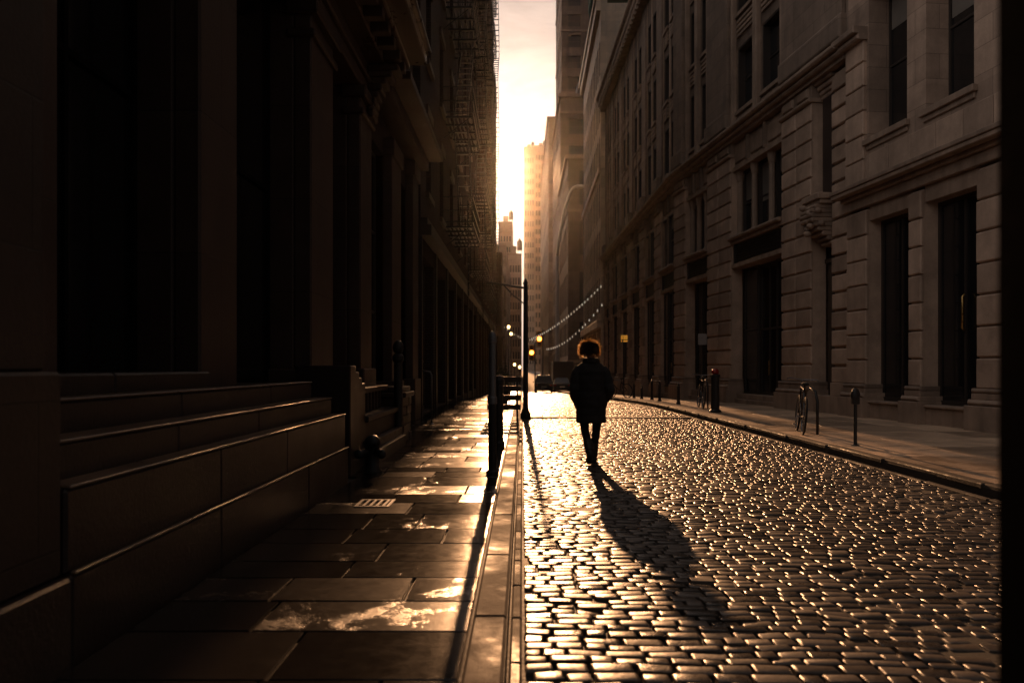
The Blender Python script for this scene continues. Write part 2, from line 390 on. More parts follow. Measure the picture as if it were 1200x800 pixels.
def slabs(name, xa, xb, z, mat, y0, y1, rows, cuts, gap=0.006, bev=0.006):
    mb = MB(); y = y0
    while y < y1:
        d = random.uniform(*rows); a, b = float(xa(y)), float(xb(y)); x = a
        while x < b - 0.05:
            w = random.uniform(*cuts); e = x + w
            if b - e < cuts[0] * 0.6: e = b
            j = [random.uniform(-0.0025, 0.0025) for _ in range(4)]
            yy0, yy1 = y + gap, min(y + d, y1) - gap
            z0, z1 = zr(yy0) + z, zr(yy1) + z; x0, x1 = x + gap, e - gap
            t = 0.05
            p = [(x0, yy0, z0 - t), (x1, yy0, z0 - t), (x1, yy1, z1 - t), (x0, yy1, z1 - t)]
            q = [(x0 + bev, yy0 + bev, z0 + j[0]), (x1 - bev, yy0 + bev, z0 + j[1]), (x1 - bev, yy1 - bev, z1 + j[2]), (x0 + bev, yy1 - bev, z1 + j[3])]
            m_ = [(x0, yy0, z0 + j[0] - bev), (x1, yy0, z0 + j[1] - bev), (x1, yy1, z1 + j[2] - bev), (x0, yy1, z1 + j[3] - bev)]
            mb.add(p + m_ + q, [(4, 5, 9, 8), (5, 6, 10, 9), (6, 7, 11, 10), (7, 4, 8, 11), (8, 9, 10, 11), (0, 1, 5, 4), (1, 2, 6, 5), (2, 3, 7, 6), (3, 0, 4, 7)])
            x = e
        y += d
    o = mb.build(name, mat); o['kind'] = 'structure'; return o
slabs('pavement', lambda y: -1.90 if y < 9 else -2.6, lambda y: -0.255, 0.12, 'slab', 1.2, 95, (0.34, 0.75), (0.4, 0.95))
slabs('kerb', lambda y: -0.253, lambda y: -0.072, 0.126, 'kerb', 1.0, 95, (1.1, 2.0), (1, 1), 0.006, 0.014)
slabs('gutter', lambda y: -0.068, lambda y: 0.004, 0.012, 'kerb', 1.0, 95, (0.35, 0.8), (1, 1), 0.006, 0.012)
slabs('kerb_right', lambda y: xkerb(y), lambda y: xkerb(y) + 0.17, 0.138, 'kerb', 1.0, 95, (1.6, 2.6), (1, 1), 0.004, 0.012)
slabs('gutter_right', lambda y: xkerb(y) - 0.09, lambda y: xkerb(y) - 0.006, 0.010, 'kerb', 1.0, 95, (0.8, 1.4), (1, 1), 0.004, 0.01)
slabs('pavement_right', lambda y: xkerb(y) + 0.17, lambda y: max(6.6, 11.4 - 0.118 * y), 0.13, 'conc', 1.0, 95, (1.4, 1.6), (1.3, 1.7), 0.004, 0.005)

# ---------------------------------------------------------------- left: plinth, pier building
def Lf(x): return Fac(x, 0.0, 1)
Lb = thing('stone_building', (-2.6, 4, 0.12), 'dark brown stone bank building with tall square piers and stepped plinth', 'building')
def pl(name, x0, x1, y0, y1, z0, z1, blk=1.75, parent=Lb):
    mb = MB(); y = y0
    while y < y1 - 0.05:
        e = min(y + blk * random.uniform(0.8, 1.25), y1)
        if y1 - e < 0.6: e = y1
        mb.box(x0, x1, y + 0.002, e - 0.002, z0, z1); y = e
    return mb.build(name, 'plinth', parent, bevel=0.014)
pl('plinth_step', -3.2, -1.90, 3.42, 8.86, -0.1, 0.50)
pl('plinth_step', -3.2, -1.925, 3.42, 8.82, 0.50, 0.863)
pl('plinth_step', -3.2, -2.065, 3.42, 8.78, 0.863, 1.040)
pl('plinth_step', -3.2, -2.265, 3.42, 8.72, 1.040, 1.212)
pl('plinth_step', -3.2, -2.42, 3.42, 6.3, 1.212, 1.345)
for xa, xb, y1, z in ((-1.923, -1.894, 8.87, 0.50), (-2.063, -1.919, 8.83, 0.863), (-2.263, -2.059, 8.79, 1.040), (-2.418, -2.259, 8.73, 1.212)):  # thin pale slabs added so the step tops read as sunlit
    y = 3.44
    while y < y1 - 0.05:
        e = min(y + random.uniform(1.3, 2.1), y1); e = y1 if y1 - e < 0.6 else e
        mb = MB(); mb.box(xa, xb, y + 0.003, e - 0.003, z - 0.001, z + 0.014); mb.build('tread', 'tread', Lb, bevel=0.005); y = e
mb = MB(); mb.box(-3.2, -1.885, -4, 3.40, -0.1, 0.50); mb.build('plinth_block', 'plinth', Lb, bevel=0.014)
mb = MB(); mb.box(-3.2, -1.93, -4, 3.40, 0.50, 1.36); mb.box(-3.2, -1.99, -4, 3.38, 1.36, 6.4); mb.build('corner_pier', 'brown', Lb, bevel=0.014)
F = Lf(-2.6)
for y0, y1 in ((4.15, 4.55), (6.55, 7.40), (10.0, 11.15), (13.05, 14.0)):
    mb = MB()
    F.box(mb, y0, y1, -0.22, 0.0, 1.2, 5.9); F.box(mb, y0 - 0.0, y1 + 0.0, -0.6, -0.22, 1.1, 5.9)
    F.box(mb, y0 - 0.06, y1 + 0.06, -0.6, 0.07, 0.1, 1.36 if y0 > 8 else 1.21)
    F.box(mb, y0 - 0.05, y1 + 0.05, -0.3, 0.06, 5.45, 5.55); F.box(mb, y0 - 0.09, y1 + 0.09, -0.3, 0.10, 5.72, 5.9)
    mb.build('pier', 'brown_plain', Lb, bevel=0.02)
for y0, y1 in ((2.0, 4.15), (4.55, 6.55), (7.40, 10.0), (11.15, 13.05)):
    window(Lb, F, y0, y1, 1.2, 5.9, -0.58, 2, 2, 0.06, fm='black')
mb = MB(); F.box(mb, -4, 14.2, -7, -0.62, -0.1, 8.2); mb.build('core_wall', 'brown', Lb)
mb = MB()
F.box(mb, -4, 14.0, -0.6, 0.02, 5.9, 6.45); F.box(mb, -4, 14.04, -0.6, 0.09, 6.10, 6.16); mb.build('architrave', 'brown_plain', Lb, bevel=0.015)
mb = MB()
F.box(mb, -4, 14.15, -0.6, 0.30, 6.45, 6.62); F.box(mb, -4, 14.3, -0.6, 0.62, 6.62, 6.74); F.box(mb, -4, 14.45, -0.6, 0.90, 6.74, 6.95); F.box(mb, -4, 14.5, -0.6, 0.98, 6.95, 7.03)
mb.build('cornice', 'cornice_paint', Lb, bevel=0.02)
for i in range(26):
    mb = MB(); y = 0.4 + i * 0.54; F.box(mb, y, y + 0.2, 0.30, 0.58, 6.46, 6.615); mb.build('dentil', 'brown_plain', Lb, bevel=0.01)
mb = MB()   # scroll console at the cornice end
for k in range(8):
    t = k / 7; F.box(mb, 13.5, 13.95, 0.02, 0.12 + 0.42 * t * t, 5.55 + 0.11 * k, 5.55 + 0.11 * k + 0.108)
mb.build('console', 'brown_plain', Lb, bevel=0.02)
mb = MB(); F.box(mb, -4, 14.0, -0.6, -0.1, 7.03, 8.3); F.box(mb, -4, 14.1, -0.7, 0.0, 8.3, 8.5); mb.build('parapet', 'brown', Lb)

# entrance stoop and pedestals of the next bay
St = thing('stone_stoop', (-2.2, 11.5, 0.12), 'stepped brown stone stoop wall beside the bank piers', 'stoop')
mb = MB()
for k in range(4):
    mb.box(-2.62, -1.98 - 0.02 * k, 9.35 + 0.30 * k, 9.65 + 0.30 * k - 0.003, 0.1, 1.40 - 0.075 * k)
mb.build('cheek_wall', 'plinth', St, bevel=0.012)
mb = MB(); mb.box(-2.58, -2.06, 10.56, 13.2, 0.1, 0.66); mb.box(-2.6, -2.0, 10.56, 13.2, 0.66, 0.74); mb.build('low_wall', 'plinth', St, bevel=0.012)
mb = MB()
mb.box(-2.45, -2.15, 10.56, 13.0, 1.02, 1.10)
for i in range(9): mb.box(-2.36, -2.24, 10.7 + 0.26 * i, 10.8 + 0.26 * i, 0.74, 1.02)
mb.build('balustrade', 'brown_plain', St, bevel=0.012)
mb = MB(); mb.box(-2.06, -1.88, 10.4, 13.1, 0.1, 0.30); mb.box(-2.06, -1.94, 10.4, 13.1, 0.30, 0.42); mb.build('step', 'plinth', St, bevel=0.012)
Pd = thing('stone_pedestal', (-2.1, 13.9, 0.12), 'roughly coursed stone pedestal at the foot of the building edge', 'pedestal')
mb = MB()
for k in range(5):
    w = 0.0 if k % 2 else 0.02
    for a, b in (((13.5, 13.95), (13.955, 14.5)) if k % 2 else ((13.5, 14.2), (14.205, 14.5))):
        mb.box(-2.58, -1.98 + random.uniform(-0.012, 0.012), a, b, 0.1 + 0.155 * k, 0.1 + 0.155 * (k + 1) - 0.006)
mb.build('block_course', 'brown_plain', Pd, bevel=0.012)
mb = MB(); mb.box(-2.62, -1.93, 13.45, 14.55, 0.875, 0.96); mb.box(-2.58, -2.0, 13.5, 14.5, 0.96, 1.05); mb.build('cap', 'brown_plain', Pd, bevel=0.015)
Nw = thing('newel_post', (-2.02, 13.1, 0.12), 'dark iron newel post with a rounded finial beside the stoop', 'post')
mb = MB(); mb.lathe(-2.02, 13.2, [(0.10, 0.1), (0.10, 0.3), (0.075, 0.34), (0.07, 1.45), (0.095, 1.5), (0.095, 1.56), (0.06, 1.6)], 14); mb.build('shaft', 'iron', Nw, smooth=False)
mb = MB(); mb.ell((-2.02, 13.2, 1.70), 0.092, 0.092, 0.12); mb.build('finial', 'iron', Nw, smooth=True)
Hr = thing('handrail_post', (-2.0, 17.9, 0.12), 'thin grey handrail post standing against the dark wall', 'post')
mb = MB(); mb.tube([(-2.0, 17.9, 0.1), (-2.0, 17.9, 1.2), (-2.03, 17.9, 1.27), (-2.2, 17.9, 1.3)], 0.022, 8); mb.build('pipe', 'steel', Hr, smooth=True)
mb = MB(); mb.lathe(-2.0, 17.9, [(0.06, 0.1), (0.06, 0.13), (0.03, 0.15)], 12); mb.build('base_flange', 'steel', Hr)
Sp = thing('standpipe', (-1.80, 9.75, 0.12), 'black fire standpipe with twin outlets at the end of the stepped plinth', 'standpipe')
mb = MB(); mb.lathe(-1.80, 9.75, [(0.12, 0.1), (0.12, 0.14), (0.085, 0.17), (0.085, 0.44), (0.10, 0.45), (0.10, 0.49), (0.08, 0.53), (0.04, 0.56), (0.0, 0.57)], 18); mb.build('barrel', 'iron', Sp, smooth=True)
for s in (-1, 1):
    mb = MB(); mb.tube([(-1.80, 9.75, 0.36), (-1.80 + 0.10 * s, 9.66, 0.36), (-1.80 + 0.13 * s, 9.6, 0.35)], 0.045, 10); mb.ell((-1.80 + 0.135 * s, 9.59, 0.35), 0.055, 0.03, 0.055); mb.build('outlet', 'iron', Sp, smooth=True)

# second and third buildings on the left
def left_building(name, label, x, y0, y1, h, mat, bays, gf=5.2, fl=3.6, corn=None, op_w=1.15):
    b = thing(name, (x, (y0 + y1) / 2, zr(y1)), label, 'building'); F = Lf(x)
    step = (y1 - y0) / bays; ops = []; gops = []
    for i in range(bays):
        c = y0 + step * (i + 0.5)
        gops.append((c - step * 0.36, c + step * 0.36, zr(y1) + 0.55, gf - 0.9))
        z = gf + 0.9
        while z + 2.1 < h - 1.2: ops.append((c - op_w / 2, c + op_w / 2, z, z + 2.1)); z += fl
    mb = MB(); F.wall(mb, y0, y1, -2.4, h, -0.5, 0, ops + gops); F.box(mb, y0, y1, -9, -0.5, -2.4, h - 0.3); mb.build('wall', mat, b)
    for o in gops: window(b, F, *o, -0.35, 2, 3, 0.08, name='shop_window')
    for o in ops[:90]:
        q = window(b, F, *o, -0.3, 1, 2, 0.06)
        mb = MB(); F.box(mb, o[0] - 0.12, o[1] + 0.12, 0, 0.10, o[2] - 0.16, o[2] - 0.002); mb.build('sill', 'brown_plain', q)
        mb = MB(); F.box(mb, o[0] - 0.12, o[1] + 0.12, 0, 0.07, o[3] + 0.002, o[3] + 0.25); mb.build('lintel', 'brown_plain', q)
    mb = MB(); F.box(mb, y0, y1, 0, 0.28, gf - 0.45, gf - 0.18); F.box(mb, y0, y1, 0, 0.18, gf - 0.18, gf); mb.build('shop_cornice', 'frame', b)
    for i in range(bays + 1):
        c = y0 + step * i; mb = MB(); F.box(mb, max(y0, c - 0.22), min(y1, c + 0.22), 0, 0.04, -2.4, gf - 0.46); mb.build('shop_pilaster', 'frame', b)
    if corn:
        mb = MB(); F.box(mb, y0, y1, -0.4, corn * 0.4, h - 1.3, h - 0.6); F.box(mb, y0, y1, -0.4, corn * 0.8, h - 0.6, h - 0.25); F.box(mb, y0, y1, -0.4, corn, h - 0.25, h); mb.build('roof_cornice', 'brown_plain', b)
    return b
L1b = thing('narrow_stone_house', (-2.6, 17.5, 0.1), 'narrow dark stone house front between the bank and the fire escapes', 'building')
F = Lf(-2.6); mb = MB(); F.wall(mb, 14.2, 20.6, -0.2, 12.3, -0.5, -0.18, [(14.4, 16.2, 0.9, 5.6), (17.4, 19.3, 0.9, 5.6)] + [(y, y + 1.2, z, z + 2.2) for y in (15, 18) for z in (8.4,)])
F.box(mb, 14.2, 20.6, -7, -0.5, -0.2, 12.0); mb.build('wall', 'brick2', L1b)
for y0, y1, h in ((16.2, 17.4, 5.95), (19.3, 20.3, 6.3)):
    mb = MB(); F.box(mb, y0, y1, -0.5, 0.0, 0.1, h); F.box(mb, y0 - 0.05, y1 + 0.05, -0.5, 0.06, 0.1, 1.1); F.box(mb, y0 - 0.04, y1 + 0.04, -0.4, 0.05, h - 0.35, h - 0.002); mb.build('pier', 'brown_plain', L1b, bevel=0.015)
mb = MB(); F.box(mb, 14.55, 20.4, -0.3, 0.25, 6.3, 6.55); F.box(mb, 14.55, 20.5, -0.3, 0.6, 6.55, 6.7); mb.build('shop_cornice', 'brown_plain', L1b, bevel=0.015)
for y in (14.4, 17.4): window(L1b, F, y, y + (1.8 if y < 15 else 1.9), 0.9, 5.6, -0.4, 2, 3, name='shop_window')
for y in (15, 18):
    for z in (8.4,): window(L1b, F, y, y + 1.2, z, z + 2.2, -0.38, 1, 2)
L2 = left_building('brick_tenement', 'dark brick tenement with black iron fire escapes on the left side', -2.60, 20.7, 46, 23.0, 'brick2', 7, corn=0.7)
L3 = left_building('loft_building', 'tall dark loft building with fire escapes, its cornice jutting against the bright sky', -2.7, 46.05, 74.5, 38.0, 'brick', 8, corn=0.45)
L4 = left_building('plain_corner_building', 'far dark building at the left edge of the bright sky gap', -2.9, 74.55, 90.5, 30.5, 'brick2', 4, corn=0.12)
L5 = left_building('low_corner_house', 'low dark house at the far left street corner', -2.35, 90.55, 95.5, 14.2, 'brick2', 1, corn=0.1)

def fire_escape(par, x, y0, y1, floors, dep=0.95):
    fe = bpy.data.objects.new('fire_escape', None); COL.objects.link(fe); fe.parent = par
    base = Vector((x, (y0 + y1) / 2, floors[0])); fe.location = base - par.location
    for k, z in enumerate(floors):
        mb = MB()
        for i in range(7): mb.box(x + 0.02 + dep * i / 7, x + 0.02 + dep * i / 7 + 0.045, y0, y1, z, z + 0.02)
        for y in np.linspace(y0, y1, 6): mb.box(x, x + dep, y - 0.02, y + 0.02, z - 0.06, z - 0.002)
        for y in (y0 + 0.1, y1 - 0.1): mb.bar((x, y, z - 0.7), (x + dep * 0.85, y, z - 0.06), 0.03)
        mb.build('platform', 'iron', fe)
        mb = MB()
        for zz in (0.12, 0.5, 0.95):
            mb.box(x + dep, x + dep + 0.025, y0, y1, z + zz, z + zz + 0.03)
            for y in (y0, y1): mb.box(x, x + dep, y - 0.012, y + 0.012, z + zz, z + zz + 0.03)
        for y in np.arange(y0, y1 + 0.01, 0.24): mb.box(x + dep - 0.004, x + dep + 0.012, y - 0.008, y + 0.008, z, z + 0.98)
        for i in range(1, 6):
            for y in (y0, y1): mb.box(x + dep * i / 6 - 0.008, x + dep * i / 6 + 0.008, y - 0.008, y + 0.008, z, z + 0.98)
        mb.build('railing', 'iron', fe)
        if k + 1 < len(floors):
            mb = MB(); zt = floors[k + 1]; ya, yb = (y0 + 0.5, y1 - 0.5) if k % 2 else (y1 - 0.5, y0 + 0.5)
            for xx in (x + 0.3, x + 0.75): mb.bar((xx, ya, z + 0.03), (xx, yb, zt), 0.03, 0.10); mb.bar((xx, ya, z + 0.85), (xx, yb, zt + 0.8), 0.025)
            for i in range(1, 12):
                t = i / 12; mb.box(x + 0.3, x + 0.75, ya + (yb - ya) * t - 0.08, ya + (yb - ya) * t + 0.08, z + (zt - z) * t - 0.01, z + (zt - z) * t + 0.01)
            mb.build('stair', 'iron', fe)
    mb = MB(); xx = x + dep * 0.8
    for s in (-0.2, 0.2): mb.bar((xx, y0 + 1 + s, floors[0] - 2.2), (xx, y0 + 1 + s, floors[0] + 1), 0.03)
    for i in range(10): mb.bar((xx, y0 + 0.8, floors[0] - 2.0 + 0.3 * i), (xx, y0 + 1.2, floors[0] - 2.0 + 0.3 * i), 0.022)
    mb.build('drop_ladder', 'iron', fe)
    return fe
fire_escape(L2, -2.59, 26.6, 31.0, [6.0 + 3.6 * k for k in range(5)], 0.95)
fire_escape(L2, -2.59, 38.5, 43.0, [6.0 + 3.6 * k for k in range(5)], 0.85)
fire_escape(L3, -2.69, 50.0, 56.0, [6.0 + 3.6 * k for k in range(8)], 0.75)
fire_escape(L3, -2.69, 64.0, 69.0, [6.0 + 3.6 * k for k in range(8)], 0.5)

# ---------------------------------------------------------------- right: limestone building
RB = thing('limestone_building', (8.4, 22, 0.13), 'long sooty limestone office building with rusticated piers along the right pavement', 'building')
FA = Fac(10.96, -0.118, -1); FB = Fac(7.43, -0.018, -1)
STR = 9.7; TOP = 21.0
def rust(F, u0, u1, z0, z1, d0, d1, cols=1, h=0.56, gap=0.05, mat='lime_blk', name='rusticated_pier'):
    mb = MB(); n = max(1, round((z1 - z0) / h)); hh = (z1 - z0) / n; w = (u1 - u0) / cols
    for k in range(n):
        for c in range(cols):
            F.block(mb, u0 + w * c + (gap * 0.35 if c else 0), u0 + w * (c + 1) - (gap * 0.35 if c < cols - 1 else 0), d0, d1 + random.uniform(-0.008, 0.008), z0 + hh * k, z0 + hh * (k + 1) - gap, 0.025)
    F.box(mb, u0 + 0.02, u1 - 0.02, d0 - 0.4, d0 + 0.01, z0, z1)
    return mb.build(name, mat, RB)
def base_mould(F, u0, u1, d):
    mb = MB(); z0 = -1.8 if u0 > 40 else 0.0
    F.box(mb, u0 - 0.12, u1 + 0.12, -0.4, d + 0.22, z0, 0.62); F.block(mb, u0 - 0.10, u1 + 0.10, -0.4, d + 0.19, 0.62, 0.74, 0.05)
    F.box(mb, u0 - 0.06, u1 + 0.06, -0.4, d + 0.10, 0.74, 0.86); F.block(mb, u0 - 0.07, u1 + 0.07, -0.4, d + 0.12, 0.86, 0.96, 0.04)
    mb.build('pier_base', 'lime_trim', RB, bevel=0.012)
# core behind everything
mb = MB(); FA.box(mb, 6, 35.9, -9, -0.62, -2, 24); FB.box(mb, 35.9, 62.2, -9, -0.62, -2.4, 21.5); mb.build('core_wall', 'lime', RB)
# --- near pavilion (two tall shop windows under a gilded ledge)
PAV = [(12.2, 13.9), (16.07, 17.86), (18.33, 20.1)]
for u0, u1 in ((13.9, 16.07), (17.86, 18.33), (20.1, 21.03), (10.2, 12.2)):
    rust(FA, u0, u1, 0.96, 5.3, 0.0, 0.08, 1, 0.60, 0.035); base_mould(FA, u0, u1, 0.04)
mb = MB(); FA.box(mb, 10.2, 21.03, -0.45, 0.04, 0.0, 0.50); FA.box(mb, 10.2, 21.03, -0.45, 0.10, 0.50, 0.555); mb.build('plinth', 'lime_trim', RB, bevel=0.012)
for i, (u0, u1) in enumerate(PAV):
    window(RB, FA, u0, u1, 0.56, 5.0, -0.40, 2, 1, 0.09, name='shop_window')
    mb = MB(); FA.box(mb, u0, u1, -0.45, -0.02, 5.0, 5.36); mb.build('lintel', 'lime_trim', RB, bevel=0.012)
mb = MB(); FA.box(mb, 10.2, 21.05, -0.45, 0.10, 5.36, 5.60); FA.box(mb, 10.15, 21.12, -0.45, 0.20, 5.60, 5.70); FA.box(mb, 10.1, 21.2, -0.45, 0.42, 5.70, 5.80); FA.box(mb, 10.1, 21.24, -0.45, 0.46, 5.80, 5.90)
mb.build('ledge_cornice', 'lime_trim', RB, bevel=0.015)
UW = [(12.4, 13.9), (16.2, 17.76), (18.46, 20.06)]
ops = [(a, b, 7.0, 10.6) for a, b in UW] + [(a, b, 12.2, 15.4) for a, b in UW] + [(a, b, 17, 20) for a, b in UW]
mb = MB(); FA.wall(mb, 10.2, 21.03, 5.90, 24, -0.62, 0.02, ops); mb.build('pavilion_wall', 'lime', RB)
for k_, o in enumerate(ops):
    q = window(RB, FA, *o, -0.58, 1, 2, 0.07)
    if k_ % 3 != 0: mb = MB(); FA.box(mb, o[0] + 0.08, o[1] - 0.08, -0.548, -0.54, o[3] - (0.9 + 0.7 * (k_ % 2)), o[3] - 0.08); mb.build('roller_blind', 'blind', q)
for a, b in UW:
    mb = MB(); FA.box(mb, a - 0.12, b + 0.12, 0.02, 0.14, 6.86, 7.0); FA.box(mb, a - 0.06, b + 0.06, 0.02, 0.07, 6.74, 6.86); mb.build('window_sill', 'lime_trim', RB, bevel=0.01)
mb = MB()
u = 10.3
while u < 20.8:
    FA.block(mb, u, u + 0.86, 0.02, 0.07, 6.0, 6.62, 0.015); u += 0.885
mb.build('parapet_panels', 'lime_blk', RB)
rust(FA, 20.16, 21.02, 5.95, STR - 0.1, 0.02, 0.12, 1, 0.62, 0.03, name='corner_quoins')
mb = MB(); FA.block(mb, 20.1, 21.2, 0.0, 0.42, STR - 0.05, STR + 0.12, 0.03); FA.block(mb, 20.1, 21.15, 0.0, 0.3, STR - 0.2, STR - 0.05, 0.04); mb.build('quoin_cap', 'lime_trim', RB)
# --- narrow rusticated strip and the niche with its carved corbel
rust(FA, 21.05, 21.95, 0.96, 9.3, -0.10, 0.0, 1, 0.50, 0.075)
mb = MB(); FA.box(mb, 21.05, 24.95, -0.5, 0.06, -0.1, 0.60); FA.box(mb, 21.05, 21.95, -0.5, 0.04, 0.6, 0.96); mb.build('plinth', 'lime_trim', RB, bevel=0.012)
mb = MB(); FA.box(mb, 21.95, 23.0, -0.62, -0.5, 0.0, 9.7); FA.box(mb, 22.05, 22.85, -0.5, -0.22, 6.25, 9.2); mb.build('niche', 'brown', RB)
mb = MB(); FA.box(mb, 22.05, 22.9, -0.5, -0.40, 0.6, 4.3); FA.box(mb, 22.05, 22.9, -0.5, -0.3, 4.3, 4.42); mb.build('niche_door', 'wood', RB)
CB = thing('carved_corbel', (8.2, 22.45, 5.0), 'carved stone corbel with leaf scrolls jutting from the niche between two rusticated piers', 'corbel')
mb = MB()
FA.box(mb, 21.98, 22.98, -0.45, 0.36, 5.95, 6.12); FA.box(mb, 22.03, 22.93, -0.45, 0.28, 5.83, 5.95)
for k in range(9):
    t = k / 8; FA.block(mb, 22.12 + 0.06 * (1 - t), 22.86 - 0.06 * (1 - t), -0.45, -0.12 + 0.62 * math.sin(t * 2.1) ** 1.2, 4.75 + 0.12 * k, 4.75 + 0.12 * (k + 1), 0.03)
mb.build('bracket', 'lime_trim', CB, bevel=0.02)
mb = MB()
for k in range(16):
    a = k * 0.9; p = FA.P(22.48 + 0.33 * math.sin(a), 0.28 + 0.14 * math.cos(k * 1.7), 5.05 + 0.05 * k); mb.ell(p, 0.12, 0.10, 0.085, 8, 6)
mb.build('leaf_carving', 'lime_trim', CB, smooth=True)
mb = MB()
for k in range(7):
    t = k / 6; FA.block(mb, 22.0, 22.95, -0.5, -0.2 + 0.6 * t ** 1.5, 8.9 + 0.13 * k, 8.9 + 0.13 * (k + 1), 0.03)
mb.build('console', 'lime_trim', RB)
# --- regular bays
def bay(F, u0, u1, nwin=3, far=False):
    """shop opening, louvred spandrel, mezzanine window group with colonnettes, frieze panels"""
    zb = zr(u1) - 0.1
    mb = MB(); F.box(mb, u0, u1, -0.62, -0.05, zb, 0.28 + zr(u1) * 0.6); F.box(mb, u0, u1, -0.62, -0.15, 0.28 + zr(u1) * 0.6, 0.44); mb.build('door_step', 'lime_trim', RB, bevel=0.015)
    m = (u1 - u0); sh = 0.0 if F is FA else 0.33
    window(RB, F, u0 + 0.02, u0 + m * 0.36, 0.45, 4.9, -0.52 + sh, 1, 2, 0.08, name='shop_window')
    w = window(RB, F, u0 + m * 0.36, u1 - m * 0.3, 0.45, 4.9, -0.60 + sh, 2, 2, 0.09, name='entrance_door')
    mb = MB(); p0 = F.P(u0 + m * 0.52, -0.5 + sh, 1.1); mb.tube([p0, (p0[0], p0[1], 1.6)], 0.018, 8); mb.build('handle', 'brass', w)
    window(RB, F, u1 - m * 0.3, u1 - 0.02, 0.45, 4.9, -0.52 + sh, 1, 2, 0.08, name='shop_window')
    mb = MB(); F.box(mb, u0, u1, -0.62, 0.02, 4.9, 5.05); F.box(mb, u0, u1, -0.62, -0.12, 5.05, 5.75); F.box(mb, u0, u1, -0.62, 0.06, 5.75, 5.87); F.block(mb, u0 + 0.002, u1 - 0.002, -0.62, 0.2, 5.87, 6.0, 0.04)
    mb.build('spandrel', 'lime_trim', RB, bevel=0.01)
    mb = MB()
    for k in range(7): F.box(mb, u0 + 0.25, u1 - 0.25, -0.12, -0.06 + 0.004 * k, 5.12 + 0.085 * k, 5.12 + 0.085 * k + 0.05)
    F.box(mb, u0 + 0.15, u0 + 0.25, -0.12, 0.0, 5.06, 5.74); F.box(mb, u1 - 0.25, u1 - 0.15, -0.12, 0.0, 5.06, 5.74)
    mb.build('louvre_panel', 'frame', RB)
    w = m / nwin
    for i in range(nwin):
        q = window(RB, F, u0 + w * i + 0.12, u0 + w * (i + 1) - 0.12, 6.0, 8.35, -0.50 + sh, 1, 2, 0.06, deep=0.16)
        if random.random() < 0.5: mb = MB(); F.box(mb, u0 + w * i + 0.19, u0 + w * (i + 1) - 0.19, -0.468 + sh, -0.462 + sh, random.choice((7.0, 7.3, 7.7)), 8.28); mb.build('roller_blind', 'blind', q)
    for i in range(nwin + 1):
        mb = MB(); c = min(max(u0 + w * i, u0 + 0.13), u1 - 0.13); p = F.P(c, -0.26 + sh * 0.5, 0)
        mb.lathe(p[0], p[1], [(0.15, 6.0), (0.15, 6.1), (0.11, 6.16), (0.10, 8.0), (0.12, 8.03), (0.15, 8.2), (0.17, 8.35)], 10)
        mb.build('colonnette', 'lime_trim', RB, smooth=False)
    mb = MB(); F.box(mb, u0, u1, -0.62, -0.02, 8.35, 8.5); F.box(mb, u0, u1, -0.62, -0.10, 8.5, 9.35)
    for i in range(nwin):
        F.block(mb, u0 + w * i + 0.14, u0 + w * (i + 1) - 0.14, -0.10, -0.04, 8.62, 9.24, 0.03)
        F.box(mb, u0 + w * i - (0 if i else -0.0), u0 + w * i + 0.10, -0.10, 0.03, 8.5, 9.35)
    mb.build('frieze', 'lime_trim', RB, bevel=0.008)
def pier(F, u0, u1, cols=2):
    rust(F, u0, u1, 0.96, 8.9, 0.0, 0.07, cols, 0.545, 0.06); base_mould(F, u0, u1, 0.05)
    mb = MB(); F.block(mb, u0 - 0.05, u1 + 0.05, -0.4, 0.16, 8.88, 9.0, 0.04); F.box(mb, u0, u1, -0.4, 0.05, 9.0, 9.38)
    for c in range(cols):
        w = (u1 - u0) / cols; F.block(mb, u0 + w * c + 0.15, u0 + w * (c + 1) - 0.15, 0.05, 0.12, 9.06, 9.32, 0.03)
    mb.build('pier_capital', 'lime_trim', RB, bevel=0.008)
def upper(F, u0, u1, top):
    """storeys above the string course: paired windows between pilasters with grooved spandrels"""
    m = u1 - u0; n = 2; w = m / n; z = STR + 0.72; zs = []
    while z + 2.2 < top - 0.5: zs.append(z); z += 3.45
    ops = [(u0 + w * i + 0.26, u0 + w * (i + 1) - 0.26, q, q + 2.25) for i in range(n) for q in zs]
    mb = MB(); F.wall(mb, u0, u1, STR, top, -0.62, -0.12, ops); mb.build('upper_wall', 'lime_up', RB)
    for o in ops: window(RB, F, *o, -0.40, 1, 2, 0.07, deep=0.27)  # deepened frame sides darken the jambs in place of real shade
    for i in range(n):
        for q in zs:
            mb = MB(); a, b = u0 + w * i + 0.24, u0 + w * (i + 1) - 0.24
            F.box(mb, a, b, -0.12, 0.0, q - 0.13, q - 0.003)
            for k in range(4): F.box(mb, a + 0.06, b - 0.06, -0.12, -0.05, q - 0.32 - 0.17 * k, q - 0.22 - 0.17 * k)
            mb.build('spandrel_panel', 'lime_trim', RB)
    for i in range(n + 1):
        c = u0 + w * i; a, b = max(u0, c - 0.16), min(u1, c + 0.16); mb = MB(); F.box(mb, a, b, -0.12, 0.06 if F is FA else -0.085, STR + 0.25, top); mb.build('pilaster', 'lime_trim', RB, bevel=0.015)
def upper_pier(F, u0, u1, top):
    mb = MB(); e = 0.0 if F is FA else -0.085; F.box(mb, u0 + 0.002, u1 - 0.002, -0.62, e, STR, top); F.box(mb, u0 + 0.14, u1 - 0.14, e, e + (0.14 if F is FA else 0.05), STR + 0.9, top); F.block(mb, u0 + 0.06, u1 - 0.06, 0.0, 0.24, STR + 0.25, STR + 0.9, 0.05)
    mb.build('upper_pier', 'lime_up', RB, bevel=0.02)
